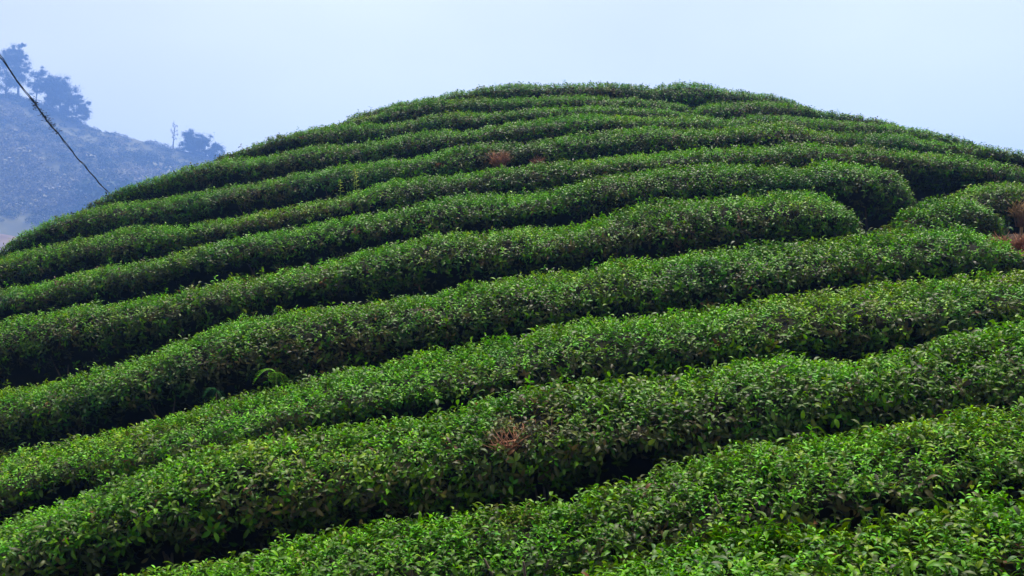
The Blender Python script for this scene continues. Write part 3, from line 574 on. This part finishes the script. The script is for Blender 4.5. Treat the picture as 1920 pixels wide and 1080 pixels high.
def scatter_group(name, sources):
    ng = bpy.data.node_groups.new(name, 'GeometryNodeTree')
    ng.interface.new_socket('Geometry', in_out='INPUT', socket_type='NodeSocketGeometry')
    ng.interface.new_socket('Geometry', in_out='OUTPUT', socket_type='NodeSocketGeometry')
    N, Lk = ng.nodes, ng.links
    gi, go = N.new('NodeGroupInput'), N.new('NodeGroupOutput')
    join = N.new('GeometryNodeJoinGeometry')
    for s in reversed(sources):
        oi = N.new('GeometryNodeObjectInfo')
        oi.inputs['Object'].default_value = s
        gti = N.new('GeometryNodeGeometryToInstance')
        Lk.new(oi.outputs['Geometry'], gti.inputs[0])
        Lk.new(gti.outputs[0], join.inputs[0])
    iop = N.new('GeometryNodeInstanceOnPoints')

    def attr(nm, typ):
        a = N.new('GeometryNodeInputNamedAttribute')
        a.data_type = typ
        a.inputs['Name'].default_value = nm
        return a.outputs['Attribute']
    e2r = N.new('FunctionNodeEulerToRotation')
    Lk.new(attr('rot', 'FLOAT_VECTOR'), e2r.inputs[0])
    Lk.new(gi.outputs[0], iop.inputs['Points'])
    Lk.new(join.outputs[0], iop.inputs['Instance'])
    iop.inputs['Pick Instance'].default_value = True
    Lk.new(attr('idx', 'INT'), iop.inputs['Instance Index'])
    Lk.new(e2r.outputs[0], iop.inputs['Rotation'])
    Lk.new(attr('scl', 'FLOAT_VECTOR'), iop.inputs['Scale'])
    Lk.new(iop.outputs[0], go.inputs[0])
    return ng


NG_TEA = scatter_group('tea_foliage', YOUNG + OLD)


def euler_from_axis(Z, spin):
    """rotation that turns +Z to Z, with a spin about it"""
    ref = np.where(np.abs(Z[:, 2:3]) > 0.9, np.array([[1.0, 0, 0]]), np.array([[0, 0, 1.0]]))
    X = np.cross(ref, Z)
    X /= np.linalg.norm(X, axis=1)[:, None]
    Yv = np.cross(Z, X)
    X2 = X * np.cos(spin)[:, None] + Yv * np.sin(spin)[:, None]
    Y2 = np.cross(Z, X2)
    return np.stack([np.arctan2(Y2[:, 2], Z[:, 2]), -np.arcsin(np.clip(X2[:, 2], -1, 1)), np.arctan2(X2[:, 1], X2[:, 0])], 1)


def scatter_object(name, P, rot, scl, idx, tint, ng, parent, mat):
    me = bpy.data.meshes.new(name)
    me.vertices.add(len(P))
    me.vertices.foreach_set('co', np.ascontiguousarray(P, np.float32).ravel())
    if scl.ndim == 1:
        scl = np.repeat(scl[:, None], 3, 1)
    for nm, typ, fld, data in (('rot', 'FLOAT_VECTOR', 'vector', rot), ('scl', 'FLOAT_VECTOR', 'vector', scl)):
        at = me.attributes.new(nm, typ, 'POINT')
        at.data.foreach_set(fld, np.ascontiguousarray(data, np.float32).ravel())
    at = me.attributes.new('idx', 'INT', 'POINT')
    at.data.foreach_set('value', np.ascontiguousarray(idx, np.int32))
    at = me.attributes.new('tint', 'FLOAT_COLOR', 'POINT')
    at.data.foreach_set('color', np.ascontiguousarray(np.c_[tint, np.ones(len(P))], np.float32).ravel())
    me.materials.append(mat)
    o = link(name, me, parent)
    md = o.modifiers.new('scatter', 'NODES')
    md.node_group = ng
    o['kind'] = 'stuff'
    return o


C_YOUNG_LIT = np.array((0.128, 0.390, 0.017))  # young leaf colour, brightened as painted light on the tops
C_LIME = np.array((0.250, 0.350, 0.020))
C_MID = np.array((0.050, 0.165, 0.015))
C_OLD_SHADED = np.array((0.043, 0.058, 0.017))  # old leaf colour, darkened further as painted shade on the fronts
C_OLIVE = np.array((0.085, 0.066, 0.027))  # brownish old leaves, strengthened on the fronts as painted shade
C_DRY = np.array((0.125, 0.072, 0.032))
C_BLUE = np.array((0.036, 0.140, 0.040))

# where dead growth stands in a hedge: centre, radius; no green leaves there
BARE = [(np.array(c), r) for c, r in DEAD_SPOTS]


def foliage_points(row, density):
    n_try = int(row.L * 2.15 * density * 1.25)
    u = RNG.uniform(0, row.L, n_try)
    v = RNG.uniform(0.14, 0.86, n_try)
    # depth below the clipped surface: leaves fill a layer
    depth = RNG.uniform(0.0, 1.0, n_try) ** 1.5 * 0.10
    tall = RNG.random(n_try) < 0.010
    P, N, hr, hol, low = row.surface(u, v, inset=depth + 0.035)
    P[tall] += N[tall] * 0.0 + np.array([0, 0, 1.0]) * RNG.uniform(0.03, 0.10, tall.sum())[:, None] * (N[tall, 2:3] > 0.3)
    keep = np.ones(n_try, bool)
    keep &= RNG.random(n_try) > 0.82 * low
    keep &= RNG.random(n_try) > 0.82 * hol
    keep &= ~((v > 0.76) & (RNG.random(n_try) < 0.5))
    for c, r in BARE:
        d = np.linalg.norm((P - c) / [1, 1, 1], axis=1)
        keep &= ~(d < r * RNG.uniform(0.55, 1.25, n_try))
    P, N, hr, v, u, tall, depth = P[keep], N[keep], hr[keep], v[keep], u[keep], tall[keep], depth[keep]
    n = len(P)
    up = np.array([0, 0, 1.0])
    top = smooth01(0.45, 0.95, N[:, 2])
    jit = RNG.normal(0, 1, (n, 3))
    axis = N * 0.75 + up * (0.15 + 0.65 * top)[:, None] + jit * 0.38
    axis /= np.linalg.norm(axis, axis=1)[:, None]
    rot = euler_from_axis(axis, RNG.uniform(0, 6.283, n))
    scl = {'R1': 0.80, 'R2': 0.90}.get(row.name, 1.0) * RNG.uniform(0.66, 1.04, n) * np.where(tall, 1.15, 1.0)
    # young growth in patches, mostly on the plucked top; doubles as painted light
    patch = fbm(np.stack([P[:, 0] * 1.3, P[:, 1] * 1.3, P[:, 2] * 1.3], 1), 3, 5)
    youth_light = np.clip(0.03 + 0.85 * top + 0.5 * patch + RNG.normal(0, 0.32, n) - 3.0 * depth, 0, 1)
    young = RNG.random(n) < smooth01(0.25, 0.75, youth_light)
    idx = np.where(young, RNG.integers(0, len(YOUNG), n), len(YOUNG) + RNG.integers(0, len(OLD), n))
    k = youth_light[:, None]
    tint = C_OLD_SHADED * (1 - k) + C_YOUNG_LIT * k  # leaf age colours, contrast raised to paint lit tops and shaded fronts
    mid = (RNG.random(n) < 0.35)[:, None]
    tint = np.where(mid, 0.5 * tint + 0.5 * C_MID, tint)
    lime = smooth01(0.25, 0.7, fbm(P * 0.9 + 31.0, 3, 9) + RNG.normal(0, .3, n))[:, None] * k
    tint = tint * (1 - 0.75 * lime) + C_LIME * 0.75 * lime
    ol = (smooth01(0.05, 0.6, fbm(P * 0.7 + 77.0, 3, 12) + RNG.normal(0, .35, n)) * (1 - 0.85 * youth_light))[:, None]
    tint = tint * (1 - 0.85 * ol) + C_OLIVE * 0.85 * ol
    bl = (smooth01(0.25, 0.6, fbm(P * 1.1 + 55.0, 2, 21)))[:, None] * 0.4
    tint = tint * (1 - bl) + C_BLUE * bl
    for c, r in BARE:      # dieback round a dead patch
        db = (1 - smooth01(0.9, 2.6, np.linalg.norm(P - c, axis=1) / r)) * (RNG.random(n) < 0.6)
        tint = tint * (1 - 0.7 * db[:, None]) + C_DRY * 0.75 * 0.7 * db[:, None]
    dry = (RNG.random(n) < 0.007)[:, None]
    tint = np.where(dry, C_DRY * RNG.uniform(0.6, 1.2, (n, 1)), tint)
    tint *= RNG.uniform(0.6, 1.3, (n, 1))
    return P, rot, scl, idx, tint


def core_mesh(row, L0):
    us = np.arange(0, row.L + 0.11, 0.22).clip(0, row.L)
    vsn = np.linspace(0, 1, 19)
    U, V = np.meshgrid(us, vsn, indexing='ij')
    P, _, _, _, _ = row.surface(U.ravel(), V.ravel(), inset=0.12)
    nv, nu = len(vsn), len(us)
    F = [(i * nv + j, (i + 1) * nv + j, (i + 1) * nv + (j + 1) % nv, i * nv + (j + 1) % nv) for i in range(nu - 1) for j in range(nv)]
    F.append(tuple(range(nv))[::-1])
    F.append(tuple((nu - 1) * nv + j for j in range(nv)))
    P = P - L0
    return mesh_of('shade_core', P, F, M_core)


M_leaf_obj = {}
for nm, c in (('fresh', (0.085, 0.225, 0.032)), ('deep', (0.04, 0.11, 0.028)), ('lime', (0.16, 0.26, 0.04)), ('dull', (0.05, 0.07, 0.03))):
    M_leaf_obj[nm] = leaf_mat('single_leaf_' + nm, fixed=c)
LEAF_MESHES = []
for k in range(8):
    r = random.Random(900 + k)
    V, F = leaf_vf(0.056, 0.021, r.uniform(0.8, 1.5), r.uniform(.2, .4), r.uniform(0.1, 0.7), 5)
    LEAF_MESHES.append(mesh_of('leaf', V, F, M_leaf_obj[('fresh', 'deep', 'lime', 'dull')[k % 4]]))

hedges = {}
for n in NAMES:
    row = rows[n]
    mid = row.base[len(row.base) // 2]
    L0 = np.array([mid[0], mid[1], mid[2]])
    hd = link('tea_hedge', None, loc=tuple(L0))
    tag(hd, HEDGE_LABEL[n], 'hedge', 'tea hedge rows on the hill')
    hedges[n] = hd
    dist = float(np.linalg.norm(row.crest.mean(0)))
    dens = 640 if n == 'R1' else 560 if dist < 9 else (440 if dist < 14 else 380)
    P, rot, scl, idx, tint = foliage_points(row, dens)
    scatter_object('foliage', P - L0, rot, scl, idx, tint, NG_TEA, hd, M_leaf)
    link('shade_core', core_mesh(row, L0), hd)  # solid dark core, painted shade behind the leaves
    # woody stems at the foot of the row
    g_st = None
    for x in np.arange(0.4, row.L - 0.3, 0.75 if dist < 12 else 1.5):
        i = np.searchsorted(row.t, x)
        i = min(i, len(row.t) - 1)
        b = row.base[i] - row.A[i] * (0.20 * row.w[i]) + row.T[i] * RNG.uniform(-.2, .2)
        b = b - L0
        g = Geo()
        for s in range(3):
            d = Vector((RNG.uniform(-.22, .22), -0.10 + RNG.uniform(-.14, .1), 0.42))
            p0 = Vector(b) + Vector((RNG.uniform(-.04, .04), RNG.uniform(-.04, .04), -0.12))
            g.tube([p0, p0 + d * 0.5 + Vector((RNG.uniform(-.03, .03), 0, 0.02)), p0 + d * 1.15], 0.013, 0.006, 5)
        link('stem', g.mesh('stem', M_bark), hd)
    # the largest single leaves of the three rows by the path
    if n in ('R1', 'R2', 'R3'):
        cnt = 0
        while cnt < 290:
            u = RNG.uniform(0.05, row.L - 0.05, 1)
            v = RNG.uniform(0.26, 0.70, 1)
            p, nn, hr, hol, _ = row.surface(u, v, inset=-0.012)
            if hol[0] > 0.4 or abs(p[0][0]) > 0.54 * p[0][1]:
                continue
            if any(np.linalg.norm(p[0] - c) < r for c, r in BARE):
                continue
            # leaf blade lies along +X with its face up: turn face towards the surface normal, blade outward and down
            zx = nn[0] * 0.6 + np.array([0, 0, 0.6]) + RNG.normal(0, .3, 3)
            zx /= np.linalg.norm(zx)
            e = euler_from_axis(zx[None], RNG.uniform(0, 6.28, 1))[0]
            s = RNG.uniform(0.72, 1.05) * (0.82 if n == 'R1' else 0.95)
            link('leaf', LEAF_MESHES[int(RNG.integers(0, 8))], hd, tuple(p[0] - L0), tuple(e), (s, s, s))
            cnt += 1

# ------------------------------------------------------------------ dead growth, weeds and bare soil between the rows
def drop_to_ground(c):
    return float(c[2] - hill_z(np.array([c[0]]), np.array([c[1]]))[0])


def twig_bush(name, centre, rad, height, n, mat, label, cat, seed, lean=(0, -0.25)):
    r = random.Random(seed)
    root = link(name, None, loc=tuple(centre))
    tag(root, label, cat)
    dz = drop_to_ground(centre)
    if dz > 0.05:
        g = Geo()
        for k in range(3):
            g.tube([Vector((r.uniform(-.06, .06), 0.12, -dz - 0.08)), Vector((r.uniform(-.06, .06), 0.05, -0.02))], 0.012, 0.008, 5)
        link('stem', g.mesh('stem', mat), root)
    for grp in range(3):
        g = Geo()
        for k in range(n // 3):
            a, q = r.uniform(0, 6.28), rad * math.sqrt(r.random()) * 0.55
            p = Vector((math.cos(a) * q, math.sin(a) * q * 0.6, -0.08))
            d = Vector((math.cos(a) * rad * r.uniform(.2, 1), math.sin(a) * rad * r.uniform(.2, .9) + lean[1] * height, height * r.uniform(.55, 1.1)))
            m = p + d * 0.55 + Vector((r.uniform(-.05, .05), r.uniform(-.05, .05), 0.05))
            e = p + d + Vector((r.uniform(-.06, .06), r.uniform(-.06, .06), 0))
            th = r.uniform(0.003, 0.0065)
            g.tube([p, m, e], th, th * 0.5, 4)
            for b in range(3):
                f0 = p.lerp(m, 0.5).lerp(e, r.uniform(0.1, .7))
                tip = f0 + Vector((r.uniform(-.12, .12), r.uniform(-.12, .12), r.uniform(.02, .14)))
                g.tube([f0, tip], th * 0.6, th * 0.3, 3)
        link('twigs', g.mesh('twigs', mat), root)['kind'] = 'stuff'
    return root


def blade(g, p, d, w, segs=4, sag=0.5):
    """a narrow drooping leaf or grass blade as a folded strip"""
    p, d = Vector(p), Vector(d)
    side = d.cross(Vector((0, 0, 1)))
    side = side.normalized() if side.length > 1e-4 else Vector((1, 0, 0))
    V, F = [], []
    for k in range(segs + 1):
        t = k / segs
        c = p + d * t + Vector((0, 0, -sag * d.length * t * t))
        ww = w * (1 - t) ** 0.6 * (0.5 + min(1, t * 4) * 0.5)
        V += [c - side * ww, c + side * ww + Vector((0, 0, ww * .3))]
    for k in range(segs):
        F.append((2 * k, 2 * k + 1, 2 * k + 3, 2 * k + 2))
    g.add(V, F)


def fern(centre, size, label, seed, col, n_fronds, face):
    r = random.Random(seed)
    root = link('fern', None, loc=tuple(centre))
    tag(root, label, 'fern')
    dz = drop_to_ground(centre)
    g = Geo()
    g.tube([Vector((0, 0.06, -dz - 0.05)), Vector((0, 0.02, -dz * .5)), Vector((0, 0, 0))], 0.006, 0.004, 4)
    link('stipe', g.mesh('stipe', M_bark), root)
    m = leaf_mat('fern_' + str(seed), rough=0.5, transl=0.35, fixed=col)
    for k in range(n_fronds):
        a = face + (k - (n_fronds - 1) / 2) * 0.75 + r.uniform(-.2, .2)
        L = size * r.uniform(.75, 1.1)
        g = Geo()
        pts = []
        for t in np.linspace(0, 1, 9):
            pts.append(Vector((math.cos(a) * L * t * 0.8, math.sin(a) * L * t * 0.8, L * ((0.9 - 0.35 * k) * t - 1.25 * t * t))))
        g.tube(pts, 0.004, 0.0015, 3)
        for j in range(22):
            t = 0.12 + 0.86 * j / 21
            x = t * 8
            i = min(7, int(x))
            p = pts[i].lerp(pts[i + 1], x - i)
            ln = size * 0.24 * math.sin(math.pi * (0.15 + 0.83 * t)) ** 0.8
            for s in (-1, 1):
                d = Vector((-math.sin(a) * s * ln + math.cos(a) * ln * .35, math.cos(a) * s * ln + math.sin(a) * ln * .35, 0.02))
                blade(g, p, d, size * 0.026, 3, 0.45)
        link('frond', g.mesh('frond', m), root)
    return root


def weed(name, centre, h, stems, label, cat, col, seed, leaf_len=0.07):
    r = random.Random(seed)
    root = link(name, None, loc=tuple(centre))
    tag(root, label, cat)
    m = leaf_mat(name + str(seed), rough=0.5, transl=0.35, fixed=col)
    for k in range(stems):
        g = Geo()
        tip = Vector((r.uniform(-.2, .2) * h, r.uniform(-.2, .1) * h, h * r.uniform(.75, 1.05)))
        mid = tip * 0.5 + Vector((r.uniform(-.03, .03), 0, .02))
        g.tube([Vector((0, 0, -.06 - max(0.0, drop_to_ground(centre)))), mid, tip], 0.005, 0.002, 4)
        link('stem', g.mesh('stem', m), root)
        g = Geo()
        for j in range(11):
            t = 0.3 + 0.7 * j / 10
            p = (mid * (t / .5)) if t < .5 else mid.lerp(tip, (t - .5) / .5)
            a = j * 2.4 + r.uniform(-.4, .4)
            V, F = leaf_vf(leaf_len * (1.25 - .6 * t) * r.uniform(.8, 1.1), leaf_len * .42, 1.2, .25, .5)
            V = rotz(V, a) + np.array(p)
            g.add([tuple(v) for v in V], F)
        link('leaves', g.mesh('leaves', m), root)['kind'] = 'stuff'
    return root


for (c, rad, h, n, mt, label, cat, seed) in DEAD_BUSHES:
    twig_bush('dead_bush', c, rad, h, n, {'red': M_twig, 'tan': M_twig_tan}[mt], label, cat, seed)
for a in FERNS:
    fern(*a)
for a in WEEDS:
    weed(*a)


def soil_patch(centre, rx, ry, mat, label, name, seed):
    """low heap of bare soil and litter on the hill"""
    n = 15
    V, F = [], []
    for j in range(n):
        for i in range(n):
            x, y = (i / (n - 1) * 2 - 1), (j / (n - 1) * 2 - 1)
            V.append((centre[0] + x * rx, centre[1] + y * ry, 0))
    V = np.array(V)
    q = np.hypot((V[:, 0] - centre[0]) / rx, (V[:, 1] - centre[1]) / ry)
    V[:, 2] = hill_z(V[:, 0], V[:, 1]) + 0.012 + centre[2] * np.clip(1 - q * q, -.3, 1) + 0.03 * fbm(V * 6, 2, seed)
    V[:, 0] += 0.05 * vnoise(V * 4, seed)
    F = [(j * n + i, j * n + i + 1, (j + 1) * n + i + 1, (j + 1) * n + i) for j in range(n - 1) for i in range(n - 1)]
    o = link(name, mesh_of(name, V, F, mat))
    tag(o, label, 'soil', kind='structure')
    return o


for a in SOILS:
    soil_patch(*[M_redsoil if q == 'red' else q for q in a])

# ------------------------------------------------------------------ far hillside across the valley
FS = 4.0
RX = FS * np.array([-420, -250, -150, -105, -77, -72, -64.5, -55.4, -50, -44, -38, -24, 0, 40, 120])
RZ = 38.5 + FS * np.array([20, 38, 39, 37, 36.0, 34.4, 30.9, 28.3, 26.9, 26.0, 24.6, 18, 5, -12, -34])


def far_z(x, y):
    ridge = np.interp(x, RX, RZ)
    ridge = ridge + 1.8 * fbm(np.stack([x * 0.04, 0 * x, 0 * x], 1), 3, 3)
    s = 150 * FS - y
    front = np.where(s > 0, ridge - 0.50 * s - 0.0003 * s * s, ridge - 0.25 * (-s))
    n = fbm(np.stack([x * 0.0125, y * 0.0125, 0 * x], 1), 4, 60)
    return np.maximum(front + 11.0 * n * np.clip(np.abs(s) / 100, 0.0, 1), -90)


tag(grid('far_hillside', np.arange(-1100, 401, 11.0), np.arange(160, 1150, 11.0), far_z, M_hillside), kind='structure')


bx, by = np.meshgrid(np.linspace(-256, -206, 14), np.linspace(412, 464, 12))
bz = far_z(bx.ravel(), by.ravel()) + 2.2 - 9 * np.clip(np.hypot((bx.ravel() + 231) / 25, (by.ravel() - 438) / 26) - 0.5, 0, 1)
bare = link('bare_slope', mesh_of('bare_slope', np.stack([bx.ravel(), by.ravel(), bz], 1),
            [(j * 14 + i, j * 14 + i + 1, (j + 1) * 14 + i + 1, (j + 1) * 14 + i) for j in range(11) for i in range(13)], M_valley))
tag(bare, kind='structure')


def leaf_ball(seed, n, size, rx, rz, hollow=0.35, soft=False):
    """a clump of many small leaf faces spread through an uneven volume"""
    r = np.random.default_rng(seed)
    d = r.normal(0, 1, (n, 3))
    d /= np.linalg.norm(d, axis=1)[:, None]
    rad = np.abs(r.normal(0, 0.75, n)) if soft else r.uniform(hollow, 1, n) ** 0.5
    lump = 1 + 0.35 * vnoise(d * 2.2 + seed, seed)
    P = d * (rad * lump)[:, None] * [rx, rx, rz]
    N = d + r.normal(0, .7, (n, 3))
    N /= np.linalg.norm(N, axis=1)[:, None]
    ref = r.normal(0, 1, (n, 3))
    A = np.cross(N, ref); A /= np.linalg.norm(A, axis=1)[:, None]
    B = np.cross(N, A)
    s = size * r.uniform(.6, 1.3, n)[:, None]
    V = np.stack([P - A * s, P - B * s * .5, P + A * s, P + B * s * .5], 1).reshape(-1, 3)
    return V, [(4 * k, 4 * k + 1, 4 * k + 2, 4 * k + 3) for k in range(n)]


SCRUB = []
for k in range(5):
    V, F = leaf_ball(300 + k, 240, 0.13, 1.0, 0.8)
    V[:, 2] += 0.4
    SCRUB.append(lib_obj('scrub_clump', mesh_of('scrub_clump', V, F, M_far_leaf, False)))
NG_SCRUB = scatter_group('hillside_scrub', SCRUB)
n = 15000
x, y = RNG.uniform(-490, 50, n), RNG.uniform(225, 608, n)
z = far_z(x, y)
cl = fbm(np.stack([x * .0175, y * .0175, 0 * x], 1), 3, 8)
k = (np.hypot((x + 231) / 25, (y - 438) / 26) > 1) & (RNG.random(n) < smooth01(-.55, .15, cl) * (0.35 + 0.65 * smooth01(300, 390, y)))
x, y, z, cl = x[k], y[k], z[k], cl[k]
n = len(x)
s = 3.5 * RNG.uniform(0.6, 1.25, n) * (1 + 0.9 * smooth01(0.15, .5, cl)) * (1 + 0.9 * (RNG.random(n) < 0.12) * (y < 540)) * np.where(y > 570, 0.7, 1.0)
pale = smooth01(-.3, .3, vnoise(np.stack([x * .03, y * .03, 0 * x], 1), 4) + RNG.normal(0, .3, n))[:, None]
tint = np.array((0.022, 0.040, 0.018)) * (1 - pale) + np.array((0.17, 0.16, 0.12)) * pale
so = scatter_object('hillside_scrub', np.stack([x, y, z - 0.6], 1), np.stack([0 * x, 0 * x, RNG.uniform(0, 6.28, n)], 1),
                    np.stack([s, s, s * RNG.uniform(.7, 1.2, n)], 1), RNG.integers(0, 5, n), tint, NG_SCRUB, None, M_far_leaf)
tag(so, 'hazy scrub covering the hillside across the valley', 'scrub', kind='stuff')


def far_tree(x, y, h, crown, spread, label, seed, col, n_lobes=9, leaves=420, leaf=0.33, bare_low=0.3):
    """tapered trunk with limbs; the crown is leaf clumps at the limb ends"""
    r = random.Random(seed)
    zb = float(far_z(np.array([x]), np.array([y]))[0]) - 0.3
    root = link('tree', None, loc=(x, y, zb))
    tag(root, label, 'tree', 'trees on the far ridge')
    g = Geo()
    tk = 1.0 if crown > 0 else 1.9
    lean = Vector((r.uniform(-.08, .08) * h, 0, 0))
    top = Vector((lean.x, 0, h * 0.86))
    g.tube([Vector((0, 0, -0.4)), Vector((lean.x * .3, 0, h * .35)), top], h * 0.024, h * 0.006 * tk, 6)
    ends = []
    for k in range(n_lobes):
        t = bare_low + (0.97 - bare_low) * (k + r.random() * .6) / n_lobes
        p = Vector((lean.x * t, 0, h * .86 * t))
        a = k * 2.4 + r.uniform(-.5, .5)
        reach = spread * (0.35 + 0.75 * math.sin(math.pi * min(1, (t - bare_low) / (1 - bare_low) * .8 + .2))) * r.uniform(.6, 1.1)
        e = p + Vector((math.cos(a) * reach, math.sin(a) * reach, h * r.uniform(.05, .14)))
        g.tube([p, p.lerp(e, .55) + Vector((0, 0, .02 * h)), e], h * 0.009 * (1.2 - t) * tk, h * 0.003 * tk, 4)
        ends.append((e, reach))
    link('trunk', g.mesh('trunk', M_trunk), root)
    if crown > 0:
        gl = Geo()
        for k, (e, reach) in enumerate(ends + [(top, spread)]):
            R_ = crown * r.uniform(.6, 1.15)
            for sub in range(7):
                c = e + Vector((r.uniform(-1, 1), r.uniform(-1, 1), r.uniform(-.7, .9))) * R_ * 1.0
                V, F = leaf_ball(seed * 90 + k * 7 + sub, int(leaves / 1.6), leaf, R_ * r.uniform(.35, .75), R_ * r.uniform(.28, .55), 0.02, True)
                gl.add([tuple(v + np.array(c)) for v in V], F)
        m = leaf_mat('tree_leaf_%d' % seed, rough=0.6, transl=0.2, spec=0.2, fixed=col)
        link('crown', gl.mesh('crown', m, False), root)
    else:
        gt = Geo()
        for e, reach in ends:
            for b in range(5):
                q = e * r.uniform(.9, 1.0)
                gt.tube([q, q + Vector((r.uniform(-.5, .5), r.uniform(-.5, .5), r.uniform(.2, .9))) * h * .12], h * .006, h * .003, 3)
        link('twigs', gt.mesh('twigs', M_trunk), root)
    return root


for a in FAR_TREES:
    far_tree(**a)

# ------------------------------------------------------------------ old overhead cable with a dry vine on it
def cable_point(t):
    a, b = np.array(CABLE_A), np.array(CABLE_B)
    p = a * (1 - t) + b * t
    p[2] -= CABLE_SAG * 4 * t * (1 - t)
    return p


cb = link('overhead_cable', None, loc=tuple(cable_point(0)))
tag(cb, 'black twisted overhead cable sloping down behind the tea hill', 'cable')
c0 = np.array(cable_point(0))
for s in range(3):
    g = Geo()
    pts = []
    for k in range(141):
        t = k / 140
        p = cable_point(t) - c0
        an = t * 34 + s * 2.09
        rr = 0.008 + 0.012 * abs(math.sin(t * 23 + s)) * (s == 2)
        wob = 0.06 * float(fbm(np.array([[t * 13, 0.5, 0.5]]), 4, 2)[0])
        pts.append(Vector(p) + Vector((math.cos(an) * rr + wob * .4, 0, math.sin(an) * rr + wob)))
    g.tube(pts, 0.0068, 0.0068, 6)
    link('strand', g.mesh('strand', M_cable), cb)
g = Geo()
r = random.Random(5)
for k in range(120):
    t = r.uniform(*VINE_SPAN)
    p = Vector(cable_point(t) - c0)
    d = Vector((r.uniform(-1, 1), r.uniform(-.5, .5), r.uniform(-.9, 1))) * r.uniform(.03, .085)
    g.tube([p, p + d], 0.004, 0.002, 3)
    V, F = leaf_vf(r.uniform(.03, .06), .03, 1.5, .3, .3)
    V = rotz(V, r.uniform(0, 6.28)) + np.array(p + d)
    g.add([tuple(v) for v in V], F)
link('dry_vine', g.mesh('dry_vine', M_cable), cb)['kind'] = 'stuff'


def pole(base, top_z, label):
    g = Geo()
    g.tube([Vector((0, 0, -0.6)), Vector((0.01, 0, (top_z - base[2]) * .5)), Vector((0, 0, top_z - base[2] + 0.35))], 0.11, 0.08, 10)
    root = link('cable_pole', None, loc=tuple(base))
    tag(root, label, 'pole', 'poles that carry the cable')
    link('shaft', g.mesh('shaft', M_pole), root)
    g = Geo()
    g.tube([Vector((-0.12, 0, top_z - base[2])), Vector((0.12, 0, top_z - base[2]))], 0.03, 0.03, 8)
    link('bracket', g.mesh('bracket', M_cable), root)


for P_, lab in ((CABLE_A, 'weathered pole that holds up the high end of the cable'), (CABLE_B, 'weathered pole behind the hill at the low end of the cable')):
    gz = max(float(hill_z(np.array([P_[0]]), np.array([P_[1]]))[0]), -66)
    pole((P_[0], P_[1], gz), P_[2], lab)

# ------------------------------------------------------------------ haze
hz = 1600.0
me = bpy.data.meshes.new('haze')
zl, zh = -92.0, HAZE_TOP
V = [(-hz, -hz, zl), (hz, -hz, zl), (hz, hz, zl), (-hz, hz, zl), (-hz, -hz, zh), (hz, -hz, zh), (hz, hz, zh), (-hz, hz, zh)]
me.from_pydata(V, [], [(0, 3, 2, 1), (4, 5, 6, 7), (0, 1, 5, 4), (1, 2, 6, 5), (2, 3, 7, 6), (3, 0, 4, 7)])
m = bpy.data.materials.new('haze')
m.use_nodes = True
m.node_tree.nodes.clear()
pv = m.node_tree.nodes.new('ShaderNodeVolumePrincipled')
pv.inputs['Color'].default_value = HAZE_COL + (1,)
pv.inputs['Density'].default_value = HAZE_DENS
pv.inputs['Anisotropy'].default_value = 0.35
mo = m.node_tree.nodes.new('ShaderNodeOutputMaterial')
m.node_tree.links.new(pv.outputs['Volume'], mo.inputs['Volume'])
me.materials.append(m)
tag(link('haze', me), kind='stuff')
